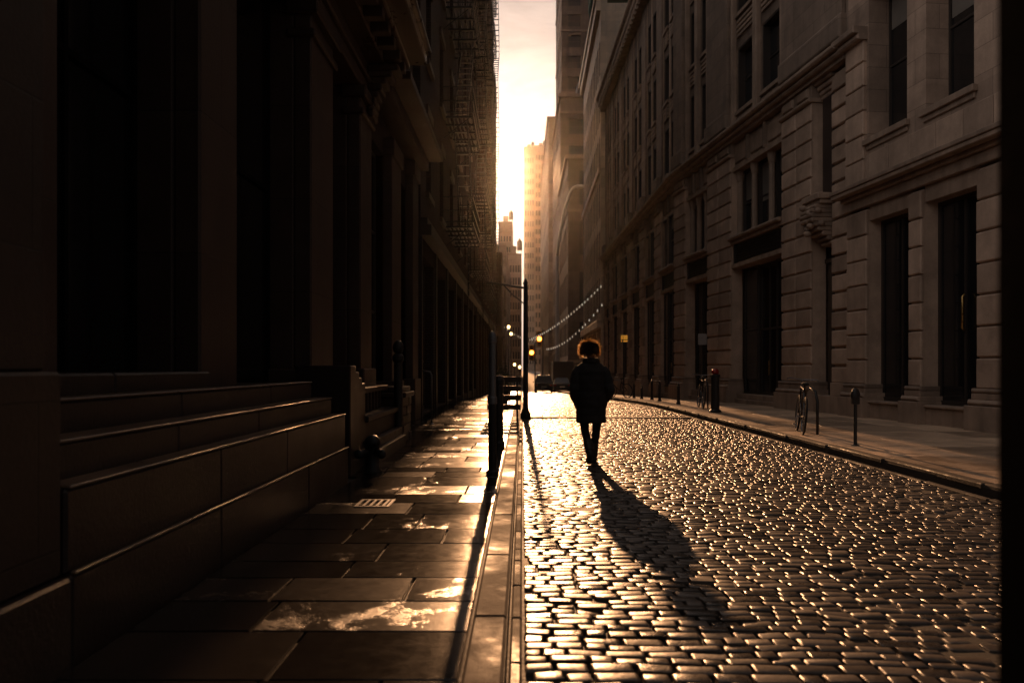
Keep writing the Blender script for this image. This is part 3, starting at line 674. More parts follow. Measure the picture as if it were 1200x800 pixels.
pier(FA, 23.0, 24.9); bay(FA, 24.9, 29.1); pier(FA, 29.1, 31.5); bay(FA, 31.5, 34.25)
pier(FA, 34.25, 35.75, 1)
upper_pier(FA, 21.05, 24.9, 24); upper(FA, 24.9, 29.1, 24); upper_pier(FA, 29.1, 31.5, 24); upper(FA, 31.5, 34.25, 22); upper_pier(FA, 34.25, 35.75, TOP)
u = 36.0
bays = [(36.0, 39.2, 40.8), (40.8, 43.8, 45.4), (45.4, 48.4, 50.0), (50.0, 53.0, 54.6), (54.6, 57.4, 58.8), (58.8, 61.0, 62.2)]
for a, b, c in bays:
    bay(FB, a, b, 2); pier(FB, b, c, 2); upper(FB, a, b, TOP); upper_pier(FB, b, c, TOP)
mb = MB()
for F, a, b in ((FA, 21.04, 35.8), (FB, 35.8, 62.3)):
    F.box(mb, a, b, -0.62, 0.14, 9.38, 9.48); F.block(mb, a, b, -0.62, 0.30, 9.48, 9.62, 0.05); F.block(mb, a, b, -0.62, 0.44, 9.62, 9.78, 0.05); F.box(mb, a, b, -0.62, 0.22, 9.78, 9.92)
mb.build('string_course', 'lime_trim', RB)
mb = MB()
FB.box(mb, 35.6, 62.5, -1, 0.30, TOP, TOP + 0.45); FB.box(mb, 35.6, 62.7, -1, 0.45, TOP + 0.45, TOP + 0.85); FB.block(mb, 35.6, 62.8, -1, 0.6, TOP + 0.85, TOP + 1.25, 0.12)
FA.box(mb, 30, 35.6, -1, 0.36, TOP + 3, TOP + 3.4)
mb.build('roof_cornice', 'lime_trim', RB)
for i in range(40):
    mb = MB(); FB.block(mb, 36 + i * 0.66, 36.32 + i * 0.66, 0.30, 0.42, TOP + 0.05, TOP + 0.44, 0.05); mb.build('modillion', 'lime_trim', RB)

# ---------------------------------------------------------------- far buildings
def block_building(name, label, x0, x1, y0, y1, h, mat, fl=3.8, front=None, side=None, sgn=-1, wz0=5.0, trim='tower', ww=1.5, depth_frame='glass_far', win_h=2.3):
    """free-standing block; windows on the street side (sgn) and on the face towards the viewer"""
    b = thing(name, ((x0 + x1) / 2, (y0 + y1) / 2, -1.8), label, 'building')
    xs = x0 if sgn < 0 else x1
    Fs = Fac(xs, 0.0, sgn)
    class Front:
        n = (0, -1)
        def P(s, u, d, z): return (u, y0 - d, z)
        def box(s, mb, u0, u1, d0, d1, z0, z1): mb.box(u0, u1, y0 - d1, y0 - d0, z0, z1)
        wall = Fac.wall
    Ff = Front()
    so, fo = [], []
    if side:
        st = (y1 - y0 - 1.0) / side
        for i in range(side):
            z = wz0
            while z + win_h < h - 1.2:
                c = y0 + 0.5 + st * (i + 0.5); so.append((c - min(ww, st * 0.62) / 2, c + min(ww, st * 0.62) / 2, z, z + win_h)); z += fl
    if front:
        st = (x1 - x0 - 1.0) / front
        for i in range(front):
            z = wz0
            while z + win_h < h - 1.2:
                c = x0 + 0.5 + st * (i + 0.5); fo.append((c - st * 0.31, c + st * 0.31, z, z + win_h)); z += fl
    t = 0.4
    mb = MB(); mb.box(x0 + t, x1 - t, y0 + t, y1, -2.3, h - 0.2)
    if sgn < 0: Fs.wall(mb, y0 + t, y1, -2.3, h, -t, 0, so); mb.box(x1 - t, x1, y0 + t, y1, -2.3, h)
    else: Fs.wall(mb, y0 + t, y1, -2.3, h, -t, 0, so); mb.box(x0, x0 + t, y0 + t, y1, -2.3, h)
    Ff.wall(mb, x0, x1, -2.3, h, -t, 0, fo)
    mb.build('wall', mat, b)
    def glaze(F, ol):
        vis = ol[:90]
        for o in vis: window(b, F, *o, -0.3, 1, 2, 0.08, depth_frame)
        if len(ol) > 90:
            mb = MB()
            for o in ol[90:]: F.box(mb, o[0], o[1], -0.3, -0.25, o[2], o[3])
            q = mb.build('upper_windows', depth_frame, b); q['kind'] = 'stuff'
    glaze(Fs, sorted(so, key=lambda o: o[2])); glaze(Ff, sorted(fo, key=lambda o: o[2]))
    mb = MB(); mb.box(x0 - 0.35, x1, y0 - 0.35, y1, h, h + 0.5); mb.build('cornice', trim, b)
    for z in np.arange(wz0 - 0.9, h - 1, fl * 3):
        mb = MB(); mb.box(x0 - 0.14, x1 + 0.02, y0 - 0.14, y1 - 0.02, z, z + 0.35); mb.build('string_course', trim, b)
    # roof plant: stair bulkhead, water tank, vents
    cx_, cy_ = x0 + (x1 - x0) * 0.3, y0 + 3.0; q = min(1.0, (x1 - x0) / 8)
    mb = MB(); mb.box(cx_, cx_ + 3 * q, cy_, cy_ + 4, h + 0.5, h + 3.4); mb.build('roof_bulkhead', mat, b)
    mb = MB(); mb.lathe(cx_ + 4.6 * q, cy_ + 1.5, [(1.3 * q, h + 2.2), (1.3 * q, h + 5.0), (0.1, h + 6.2)], 14)
    for i in (-1, 1):
        for j in (-1, 1): mb.bar((cx_ + 4.6 * q + i * 0.8 * q, cy_ + 1.5 + j * 0.8 * q, h + 0.45), (cx_ + 4.6 * q + i * 0.8 * q, cy_ + 1.5 + j * 0.8 * q, h + 2.3), 0.16)
    mb.build('water_tank', 'wood', b)
    return b
# pale sunlit loft with tall window bays, continuing the right side
W = thing('pale_loft_building', (6.5, 76, -1.5), 'pale terracotta loft building catching the sun on its upper storeys', 'building')
FW = Fac(5.55, 0.008, -1)
ops = []; z = 5.6
while z + 2.6 < 29:
    ops += [(62.9 + 1.62 * i, 62.9 + 1.62 * i + 1.0, z, z + 2.75) for i in range(12)]; z += 3.7
ops_g = [(63.2 + 3.8 * i, 63.2 + 3.8 * i + 3.0, -0.6, 4.2) for i in range(5)]
mb = MB(); FW.wall(mb, 62.4, 82, -2.4, 29.6, -0.5, 0, ops + ops_g); FW.box(mb, 62.45, 82, -10, -0.5, -2.4, 29.4); mb.build('wall', 'pale', W)
for o in ops: window(W, FW, *o, -0.32, 1, 2, 0.08, 'glass_far', deep=0.30)
for o in ops_g: window(W, FW, *o, -0.32, 2, 2, 0.08, name='shop_window')
for i in range(12):
    mb = MB(); FW.box(mb, 62.5 + 1.62 * i, 62.78 + 1.62 * i, 0, 0.03, 5.2, 28.8); mb.build('pilaster', 'pale', W, bevel=0.02)
mb = MB(); FW.box(mb, 62.4, 82, 0, 0.3, 4.4, 5.0); mb.build('shop_cornice', 'pale', W, bevel=0.03)
mb = MB(); FW.box(mb, 62.4, 82, 0.032, 0.2, 16.3, 16.8); mb.build('string_course', 'pale', W, bevel=0.03)
mb = MB(); FW.box(mb, 62.4, 82, 0, 0.35, 28.8, 29.6); FW.box(mb, 62.4, 82.2, -0.5, 0.5, 29.6, 30.1); mb.build('cornice', 'pale', W, bevel=0.03)
mb = MB(); FW.box(mb, 62.5, 66.5, -5, 0.6, 30.1, 33.6); FW.box(mb, 62.4, 66.7, -5, 0.75, 33.6, 34.0); FW.box(mb, 62.4, 66.7, -5, 0.75, 31.5, 31.7)
for i in range(8): FW.box(mb, 62.4 + 0.5 * i, 62.52 + 0.5 * i, 0.6, 0.7, 30.1, 33.6)
mb.build('copper_bay', 'copper', W, bevel=0.03)

block_building('brown_corner_building', 'brown stone corner building with wide dark windows beyond the pale loft', 5.65, 16, 100, 122, 27.0, 'tower_dark', 6.2, front=2, side=6, wz0=2.8, ww=2.2, win_h=4.2)
block_building('brown_annex', 'slim brown building stepping up behind the corner building', 5.75, 15, 122.3, 152, 42.0, 'tower_dark', 4.0, front=2, side=8, wz0=4.5)
block_building('long_brown_building', 'long brown building far down the right side with a sunlit street face', 5.9, 20, 182, 262, 57.0, 'tower', 4.4, front=2, side=14, wz0=5)
block_building('dark_tower', 'tall dark office tower with a sunlit edge cutting off the sky', 7.4, 20, 152.6, 178, 92.0, 'tower_dark', 3.9, front=3, side=8, wz0=42.0)
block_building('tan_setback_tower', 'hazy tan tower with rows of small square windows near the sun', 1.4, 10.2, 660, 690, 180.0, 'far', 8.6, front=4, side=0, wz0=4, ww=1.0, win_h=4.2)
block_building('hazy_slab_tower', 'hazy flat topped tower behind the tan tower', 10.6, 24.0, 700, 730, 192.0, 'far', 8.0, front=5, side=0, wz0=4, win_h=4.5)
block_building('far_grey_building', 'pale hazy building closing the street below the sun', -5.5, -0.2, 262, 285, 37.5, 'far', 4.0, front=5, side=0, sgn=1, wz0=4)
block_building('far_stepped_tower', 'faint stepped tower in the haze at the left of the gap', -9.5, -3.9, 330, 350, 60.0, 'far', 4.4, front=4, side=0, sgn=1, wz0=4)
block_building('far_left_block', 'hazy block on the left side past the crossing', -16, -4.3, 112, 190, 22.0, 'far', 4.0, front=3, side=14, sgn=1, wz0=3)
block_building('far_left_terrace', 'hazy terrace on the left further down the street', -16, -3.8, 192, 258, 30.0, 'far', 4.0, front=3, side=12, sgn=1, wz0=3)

# ---------------------------------------------------------------- near dark pillar at the right
P0 = thing('black_pillar', (0.8, 1.06, 0), 'black square pillar out of focus at the right edge beside the camera', 'pillar')
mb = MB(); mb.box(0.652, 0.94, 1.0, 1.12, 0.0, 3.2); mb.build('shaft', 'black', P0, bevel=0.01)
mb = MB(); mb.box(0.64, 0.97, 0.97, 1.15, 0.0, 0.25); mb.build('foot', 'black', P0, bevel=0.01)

# ---------------------------------------------------------------- left pavement furniture
g = thing('pipe_bollard', (gx(577, 9.5), 9.5, 0.12), 'tall grey pipe bollard with a domed cap at the left kerb', 'bollard')
x, y = g.location.x, 9.5
mb = MB(); mb.lathe(x, y, [(0.075, 0.1), (0.075, 0.16), (0.05, 0.18), (0.046, 0.95)], 16); mb.build('lower_pipe', 'iron', g, smooth=False)
mb = MB(); mb.lathe(x, y, [(0.058, 0.95), (0.058, 1.02), (0.044, 1.04), (0.042, 1.66), (0.052, 1.67), (0.052, 1.72), (0.04, 1.77), (0.015, 1.80), (0, 1.802)], 16); mb.build('upper_pipe', 'steel', g, smooth=False)
g = thing('sign_post', (gx(585, 12.6), 12.6, 0.12), 'short black post just behind the tall grey bollard', 'post')
x, y = g.location.x, 12.6
mb = MB(); mb.lathe(x, y, [(0.09, 0.1), (0.09, 0.2), (0.065, 0.24), (0.06, 1.1), (0.085, 1.12), (0.085, 1.18), (0.05, 1.24), (0, 1.26)], 14); mb.build('shaft', 'iron', g)
g = thing('arm_post', (0.09, 21.8, 0), 'slim black street post with a braced arm reaching left', 'street post')
mb = MB(); mb.lathe(0.09, 21.8, [(0.14, -0.02), (0.14, 0.12), (0.10, 0.2), (0.075, 0.3), (0.058, 3.6), (0.075, 3.62), (0.03, 3.75), (0, 3.77)], 12); mb.build('pole', 'iron', g)
mb = MB(); mb.tube([(0.09, 21.8, 3.5), (-0.3, 21.8, 3.56), (-0.95, 21.8, 3.66)], 0.03, 8); mb.build('arm', 'iron', g)
mb = MB(); mb.tube([(0.09, 21.8, 3.05), (-0.25, 21.8, 3.32), (-0.5, 21.8, 3.58)], 0.018, 8); mb.build('brace', 'iron', g)
strip('road_threshold', 0.01, lambda y: xkerb(y) - 0.1, 0.022, 21.9, 22.3, 'joint', 0.2, 0.06)
g = thing('pavement_grate', (-1.36, 7.5, 0.12), 'small steel vent grate set in the wet left pavement', 'grate')
mb = MB()
for a, b, c, d in ((-1.52, -1.20, 7.30, 7.33), (-1.52, -1.20, 7.67, 7.70), (-1.52, -1.49, 7.33, 7.67), (-1.23, -1.20, 7.33, 7.67)): mb.box(a, b, c, d, 0.09, 0.127)
mb.build('rim', 'steel', g)
mb = MB()
for k in range(4): mb.box(-1.45 + 0.06 * k, -1.425 + 0.06 * k, 7.331, 7.669, 0.09, 0.129)
mb.build('bars', 'steel', g)
g = thing('slatted_barrier', (-0.32, 19.5, 0.12), 'dark timber slatted barrier standing across the left pavement', 'barrier')
for s in (-0.75, -0.12):
    mb = MB(); mb.bar((s, 19.35, 0.11), (s, 19.5, 1.18), 0.05); mb.bar((s, 19.65, 0.11), (s, 19.5, 1.18), 0.05); mb.build('trestle', 'wood', g)
for k in range(4):
    mb = MB(); z = 0.36 + 0.22 * k; mb.box(-0.84, -0.03, 19.36 + 0.036 * k, 19.40 + 0.036 * k, z, z + 0.13); mb.build('slat', 'wood', g, bevel=0.006)
for px, Y in ((568, 25.0), (583, 31.0)):
    pass
# dark planters with clipped shrubs far along the left kerb
def shrub_planter(x, y, label):
    g = thing('shrub_planter', (x, y, zr(y) + 0.12), label, 'planter', 'planters along the left kerb')
    z = zr(y) + 0.1
    mb = MB(); mb.add([(x - .25, y - .25, z), (x + .25, y - .25, z), (x + .25, y + .25, z), (x - .25, y + .25, z), (x - .32, y - .32, z + .55), (x + .32, y - .32, z + .55), (x + .32, y + .32, z + .55), (x - .32, y + .32, z + .55)], [(0, 3, 2, 1), (4, 5, 6, 7), (0, 1, 5, 4), (1, 2, 6, 5), (2, 3, 7, 6), (3, 0, 4, 7)]); mb.build('tub', 'iron', g, bevel=0.02)
    mb = MB()
    for _ in range(900):
        a, b, c = random.gauss(0, 0.17), random.gauss(0, 0.17), abs(random.gauss(0.28, 0.2))
        p = Vector((x + a, y + b, z + 0.55 + c)); q = Vector((random.uniform(-1, 1), random.uniform(-1, 1), random.uniform(-.6, 1))).normalized() * 0.06; r = q.orthogonal().normalized() * 0.022
        mb.add([p, p + q * .5 + r, p + q, p + q * .5 - r], [(0, 1, 2, 3)])
    mb.build('foliage', M['leaf'], g)
M['leaf'] = simple('dark evergreen leaves', (0.035, 0.05, 0.02), 0.5, scale=20)
shrub_planter(-0.75, 27.0, 'dark tub planter with a loose shrub, nearer of the two by the barrier')
shrub_planter(-0.8, 36.0, 'dark tub planter with a loose shrub, farther down the left kerb')

# ---------------------------------------------------------------- right pavement furniture
def bollard(x, y, h, r, label, name='iron_bollard', fat=False):
    g = thing(name, (x, y, zr(y) + 0.13), label, 'bollard', 'bollards along the right kerb'); z = zr(y) + 0.12
    mb = MB(); mb.lathe(x, y, [(r * 1.5, z), (r * 1.5, z + 0.06), (r * 1.05, z + 0.10), (r, z + h * 0.8), (r * 1.25, z + h * 0.81), (r * 1.25, z + h * 0.86), (r * 0.9, z + h * 0.87)], 14); mb.build('shaft', 'iron', g)
    mb = MB(); mb.ell((x, y, z + h * 0.92), r * 0.95, r * 0.95, h * 0.08); mb.build('cap', 'redlens' if fat else 'iron', g, smooth=True)
bollard(5.33, 22.4, 1.22, 0.115, 'thick black bollard with a domed reddish cap, stoutest on the right kerb', fat=True)
for px, Y, h, lb in ((795, 27.6, 0.72, 'short thin black bollard just beyond the stout one'), (773, 31.0, 0.8, 'thin black bollard, nearer of a close pair on the right kerb'),
                  (764, 33.2, 0.85, 'thin black bollard, farther of a close pair on the right kerb'), (743, 38.0, 0.7, 'small black bollard near the walking person\'s right shoulder'), (752, 35.6, 0.6, 'low black stub bollard between the pair and the farthest one')):
    bollard(gx(px, Y), Y, h, 0.05, lb)
g = thing('parking_meter', (5.3, 12.9, 0.13), 'slim black parking meter post at the right kerb in the foreground', 'parking meter')
mb = MB(); mb.lathe(5.3, 12.9, [(0.07, 0.12), (0.07, 0.14), (0.028, 0.16), (0.026, 0.80)], 12); mb.build('post', 'iron', g)
mb = MB(); mb.ell((5.3, 12.9, 0.93), 0.075, 0.055, 0.12); mb.box(5.24, 5.36, 12.86, 12.94, 0.79, 0.92); mb.build('head', 'iron', g, smooth=False, bevel=0.01)

def make_bike(label):
    g = thing('bicycle', (0, 0, 0), label, 'bicycle', 'bicycles parked along the right kerb')
    R_ = 0.34
    for y in (-0.52, 0.52):
        mb = MB(); mb.tube([(0, y + R_ * math.cos(a), R_ + R_ * math.sin(a)) for a in np.linspace(0, 2 * math.pi, 25)[:-1]], 0.02, 6, closed=True); t = mb.build('wheel', 'rubber', g, smooth=True)
        mb = MB(); mb.tube([(0, y + .31 * math.cos(a), R_ + .31 * math.sin(a)) for a in np.linspace(0, 2 * math.pi, 25)[:-1]], 0.010, 5, closed=True)
        for k in range(14):
            a = k * math.pi / 7; mb.bar((0.02 * (-1) ** k, y, R_), (0, y + .31 * math.cos(a), R_ + .31 * math.sin(a)), 0.004)
        mb.build('rim', 'steel', t)
    mb = MB(); bb, st, hd, hb = (0, -0.06, 0.3), (0, -0.18, 0.82), (0, 0.36, 0.86), (0, 0.40, 0.66)
    for a, b in ((bb, st), (st, hd), (bb, hb), (hd, hb), (bb, (0, -0.52, R_)), ((0, -0.17, 0.76), (0, -0.52, R_)), (hb, (0, 0.52, R_))): mb.tube([a, b], 0.017, 8)
    mb.build('frame', 'carp', g, smooth=False)
    mb = MB(); mb.tube([(0, 0.36, 0.86), (0, 0.37, 1.0)], 0.014, 8); mb.tube([(-0.29, 0.24, 1.0), (-0.24, 0.36, 1.02), (0, 0.38, 1.0), (0.24, 0.36, 1.02), (0.29, 0.24, 1.0)], 0.013, 8); mb.build('handlebar', 'steel', g)
    mb = MB(); mb.ell((0, -0.22, 0.93), 0.07, 0.14, 0.035); mb.tube([(0, -0.18, 0.80), (0, -0.2, 0.92)], 0.014, 8); mb.build('saddle', 'rubber', g, smooth=True)
    mb = MB(); mb.tube([(-0.09, -0.06, 0.3), (0.09, -0.06, 0.3)], 0.012, 8); mb.box(-0.14, -0.08, -0.1, -0.02, 0.14, 0.165); mb.bar((-0.085, -0.06, 0.3), (-0.085, -0.06, 0.15), 0.015); mb.bar((0.085, -0.06, 0.3), (0.085, -0.06, 0.45), 0.015); mb.box(0.08, 0.14, -0.1, -0.02, 0.44, 0.465); mb.build('pedals', 'steel', g)
    return g
bk = make_bike('bicycle leaning against the hoop rack near the foreground on the right pavement')
def place(o, x, y, rz, lean): o.location = (x, y, zr(y) + 0.135); o.rotation_euler = (0, lean, rz)
place(bk, 5.30, 15.5, R(-13), R(5))
b2 = copy_tree(bk); place(b2, gx(821, 24.8), 24.8, R(-5), R(4)); b2['label'] = 'bicycle standing by the kerb just beyond the stout black bollard'
b3 = copy_tree(bk); place(b3, gx(726, 39.5), 39.5, R(40), R(-4)); b3['label'] = 'farthest bicycle, turned askew beside the walking person'
def rack(x, y, label):
    g = MB(); z = zr(y) + 0.12
    g.tube([(x, y - 0.35, z), (x, y - 0.35, z + 0.62), (x, y - 0.25, z + 0.80), (x, y, z + 0.86), (x, y + 0.25, z + 0.80), (x, y + 0.35, z + 0.62), (x, y + 0.35, z)], 0.027, 10)
    tag(g.build('bicycle_rack', 'iron', smooth=True), label, 'bicycle rack', 'hoop racks on the right pavement')
rack(5.48, 15.4, 'black hoop rack holding the nearest bicycle'); rack(5.62, 24.9, 'black hoop rack beside the second bicycle')

g = thing('walk_signal', (gx(731, 46), 46, zr(46)), 'small glowing amber walk signal on a thin post by the right facade', 'signal')
x, y = g.location.x, 46.0; z = gz(397, 46)
mb = MB(); mb.lathe(x, y, [(0.06, zr(46) + .1), (0.045, zr(46) + .2), (0.04, z - 0.2)], 10); mb.build('post', 'iron', g)
mb = MB(); mb.box(x - 0.19, x + 0.19, y + 0.0, y + 0.15, z - 0.24, z + 0.24); mb.build('housing', 'iron', g, bevel=0.02)
mb = MB()
for a in (-0.16, -0.02, 0.1):
    for b in (-0.17, -0.02, 0.1): mb.box(x + a, x + a + (0.11 if (a + b) > -0.2 else 0.06), y - 0.03, y - 0.002, z + b, z + b + 0.10)
mb.build('lens', 'yellow_lit', g)
g = thing('wall_plaque', (6.8, 32, 3), 'grey plaque fixed on the edge of a rusticated pier', 'plaque')
p = FA.P(31.6, 0.06, 0); mb = MB(); mb.box(p[0] - 0.32, p[0] + 0.02, p[1] - 0.03, p[1] + 0.0, gz(404, 31.6), gz(391, 31.6)); mb.build('face', 'signgrey', g, bevel=0.006)
mb = MB(); mb.box(p[0] - 0.02, p[0] + 0.12, p[1] - 0.0, p[1] + 0.03, 2.35, 2.5); mb.build('bracket', 'iron', g)
p = FA.P(33.2, -0.3, gz(395, 33.2)); g = thing('red_sign', p, 'tiny red lit sign glowing inside the doorway of the second bay', 'sign')
mb = MB(); mb.box(p[0] - 0.14, p[0] + 0.14, p[1] - 0.05, p[1] + 0.05, p[2] - 0.06, p[2] + 0.06); mb.build('box', 'iron', g, bevel=0.01)
mb = MB(); mb.box(p[0] - 0.11, p[0] + 0.11, p[1] - 0.058, p[1] - 0.052, p[2] - 0.03, p[2] + 0.03); mb.build('lit_face', 'red_lit', g)
p = FA.P(16.9, -0.28, 2.6); g = thing('brass_pull', p, 'tall brass door pull gleaming in the nearest shop window', 'door pull')
mb = MB(); mb.tube([(p[0], p[1], 2.15), (p[0] - .05, p[1], 2.2), (p[0] - .05, p[1], 2.85), (p[0], p[1], 2.9)], 0.028, 8); mb.build('bar', 'brass', g, smooth=True)

# ---------------------------------------------------------------- vehicles
def make_car(name, label, loc, paint, w=1.82, l=4.4, h=1.5, suv=False):
    g = thing(name, loc, label, 'car', 'cars waiting down the street'); X, Y, Z = loc
    def sec(y, zb, zs, zt, wb, wt):   # closed ring, 10 points
        a, b = wb / 2, wt / 2
        return [(-a * .92, y, zb), (-a, y, zb + .12), (-a, y, zs - .08), (-a * .97, y, zs), (-b, y, zt - .03), (-b * .9, y, zt), (b * .9, y, zt), (b, y, zt - .03), (a * .97, y, zs), (a, y, zs - .08), (a, y, zb + .12), (a * .92, y, zb)]
    hs = 0.95 if suv else 0.88
    S = [sec(0, .35, .75, hs, w * .9, w * .86), sec(.12, .22, .82, hs + .05, w, w * .9), sec(.35 if suv else .9, .2, hs, hs + .08, w, w * .84), sec(.75 if suv else 1.5, .2, hs, h, w, w * .70),
         sec(2.4, .2, hs, h, w, w * .72), sec(3.1, .2, hs - .02, hs + .1, w, w * .84), sec(l - .5, .22, .78, .86, w * .98, w * .86), sec(l, .35, .66, .74, w * .88, w * .8)]
    mb = MB(); vs = []; fs = []
    for k, r in enumerate(S):
        vs += [(X + a, Y + b, Z + c) for a, b, c in r]
        if k:
            for j in range(12):
                j2 = (j + 1) % 12; fs.append(((k - 1) * 12 + j, k * 12 + j, k * 12 + j2, (k - 1) * 12 + j2))
    fs += [tuple(range(12)), tuple(reversed(range((len(S) - 1) * 12, len(S) * 12)))]
    mb.add(vs, fs); mb.build('body', paint, g, bevel=0.02)
    y0, y1 = (.33, .76) if suv else (.86, 1.5)
    mb = MB(); mb.add([(X - w * .40, Y + y0 - .01, Z + hs + .09), (X + w * .40, Y + y0 - .01, Z + hs + .09), (X + w * .33, Y + y1 - .04, Z + h - .06), (X - w * .33, Y + y1 - .04, Z + h - .06),
            (X - w * .40, Y + y0 + .03, Z + hs + .07), (X + w * .40, Y + y0 + .03, Z + hs + .07), (X + w * .33, Y + y1, Z + h - .09), (X - w * .33, Y + y1, Z + h - .09)], [(0, 1, 2, 3), (7, 6, 5, 4), (0, 4, 5, 1), (1, 5, 6, 2), (2, 6, 7, 3), (3, 7, 4, 0)]); mb.build('rear_window', 'glass_far', g)
    for s in (-1, 1):
        mb = MB(); mb.box(X + s * w * .40 - .15, X + s * w * .40 + .10, Y - .015, Y + .1, Z + .68, Z + .80); mb.build('tail_light', 'redlens', g, bevel=0.01)
        mb = MB(); mb.box(X + s * (w / 2 + .02) - .02, X + s * (w / 2 + .14), Y + 2.9, Y + 3.0, Z + hs, Z + hs + .12); mb.build('mirror', paint, g, bevel=0.02)
        for yy in (.85, l - .95):
            mb = MB(); mb.tube([(X + s * (w / 2 - .24), Y + yy, Z + .33), (X + s * (w / 2 - .01), Y + yy, Z + .33)], 0.33, 18); q = mb.build('wheel', 'rubber', g)
            mb = MB(); mb.tube([(X + s * (w / 2 - .03), Y + yy, Z + .33), (X + s * (w / 2 + .004), Y + yy, Z + .33)], 0.2, 14); mb.build('rim', 'steel', q)
    mb = MB(); mb.box(X - .26, X + .26, Y - .012, Y + .02, Z + .52, Z + .64); mb.build('number_plate', 'plate', g)
    mb = MB(); mb.box(X - w * .46, X + w * .46, Y - .05, Y + .12, Z + .34, Z + .48); mb.build('bumper', paint, g, bevel=0.03)
    return g
make_car('parked_car', 'black tall hatchback stopped in the middle of the far street', (gx(637.5, 81), 81, zr(81)), 'carp', 1.85, 4.2, 1.75, True)
make_car('parked_car', 'low dark grey saloon parked by the right kerb beside the walking person', (gx(659, 84), 84, zr(84)), 'carp2', 1.85, 4.6, 1.5)
g = thing('box_truck', (4.3, 92, zr(92)), 'dark box truck parked beyond the grey saloon', 'truck'); z = zr(92)
mb = MB(); mb.box(3.45, 5.75, 91, 96, z + .8, z + 3.35); mb.box(3.42, 5.78, 90.97, 96, z + 3.35, z + 3.43); mb.build('cargo_box', 'truck', g, bevel=0.03)
mb = MB(); mb.box(3.6, 5.6, 96.1, 97.9, z + .5, z + 1.7); mb.add([(3.62, 96.1, z + 1.7), (5.58, 96.1, z + 1.7), (5.58, 97.8, z + 1.7), (3.62, 97.8, z + 1.7), (3.7, 96.1, z + 2.5), (5.5, 96.1, z + 2.5), (5.5, 97.2, z + 2.5), (3.7, 97.2, z + 2.5)], [(4, 5, 6, 7), (0, 1, 5, 4), (1, 2, 6, 5), (2, 3, 7, 6), (3, 0, 4, 7)]); mb.build('cab', 'carp2', g, bevel=0.03)
for s in (3.55, 5.65):
    for yy in (92.3, 96.9):
        mb = MB(); mb.tube([(s - .13, yy, z + .45), (s + .13, yy, z + .45)], 0.45, 18); mb.build('wheel', 'rubber', g)
mb = MB(); mb.box(3.5, 5.7, 90.9, 91.1, z + .5, z + .68); mb.build('bumper', 'iron', g)

# ---------------------------------------------------------------- signals, lamps, string lights
def signal(px, py, Y, label, lit=True):
    x, z = gx(px, Y), gz(py, Y); g = thing('traffic_light', (x, Y, zr(Y)), label, 'traffic light', 'signals at the far crossing')
    mb = MB(); mb.lathe(x + 0.42, Y + 0.2, [(0.14, zr(Y)), (0.09, zr(Y) + .3), (0.07, z + 1.2)], 10); mb.build('pole', 'iron', g)
    mb = MB(); mb.box(x - .32, x + .32, Y, Y + .28, z - .95, z + .95); mb.box(x + .32, x + .40, Y + .1, Y + .2, z - .1, z + .1); mb.build('housing', 'yellow_dull', g, bevel=0.04)
    for k, mt in enumerate(('lens_off', 'orange_lit' if lit else 'lens_off', 'lens_off')):
        mb = MB(); mb.tube([(x, Y - .06, z + .6 - .6 * k), (x, Y + .02, z + .6 - .6 * k)], 0.25, 16); mb.build('lens', mt, g)
M['yellow_dull'] = simple('yellow signal housing', (0.35, 0.17, 0.02), 0.5)
M['lens_off'] = simple('unlit signal lens', (0.05, 0.02, 0.015), 0.3)
signal(632, 397, 96.5, 'glowing amber traffic light over the far crossing, brightest of the two')
signal(623, 413, 99.0, 'lower amber traffic light nearer the middle of the far crossing')
g = thing('street_lamp', (gx(654, 98), 98, zr(98)), 'tall curved-arm street lamp reaching right over the far street', 'street lamp')
x = gx(653, 98); Y = 98.0
pts = [(x, Y, zr(Y)), (x, Y, gz(285, Y))] 
mb = MB(); mb.tube([(x, Y, zr(Y)), (x, Y, 8), (x, Y, gz(300, Y))], [0.3, 0.24, 0.2], 10); mb.build('pole', 'steel', g)
arc = [(x + (gx(676, Y) - x) * t, Y, gz(300, Y) + (gz(219, Y) - gz(300, Y)) * math.sin(min(1.0, t * 1.05) * math.pi / 2) ** 0.75) for t in np.linspace(0, 1, 14)]
mb = MB(); mb.tube(arc, 0.19, 8); mb.build('arm', 'pale_steel', g, smooth=True)
mb = MB(); p = arc[-1]; mb.ell((p[0] + 0.35, Y, p[2] + 0.02), 0.75, 0.36, 0.26); mb.build('lamp_head', 'pale_steel', g, smooth=True)
def string(a, b, sag, n, label):
    a, b = Vector(a), Vector(b); g = thing('string_lights', a, label, 'string lights', 'festoon strings across the street')
    def P(t): q = a.lerp(b, t); q.z -= sag * 4 * t * (1 - t); return q
    mb = MB(); mb.tube([P(t) for t in np.linspace(0, 1, 40)], 0.012, 5); mb.build('cable', 'iron', g)
    for i in range(n):
        q = P((i + .5 + random.uniform(-.16, .16)) / n); mb = MB(); mb.lathe(q.x, q.y, [(0.022, q.z - .01), (0.025, q.z - .06), (0.045, q.z - .10), (0.055, q.z - .15), (0.035, q.z - .2), (0.0, q.z - .205)], 8); mb.build('bulb', 'bulb', g, smooth=True)
def wp(px, py, Y): return (gx(px, Y), Y, gz(py, Y))
string(wp(706, 332, 59.5), wp(622, 396, 84), 0.5, 30, 'upper string of white bulbs slung from the limestone building across the street')
string(wp(708, 352, 57.5), wp(640, 408, 92), 0.8, 20, 'lower string of white bulbs below the upper one')
string(wp(589, 380, 83), wp(632, 396, 95), 0.6, 12, 'short string of bulbs from the left corner house to the signal')
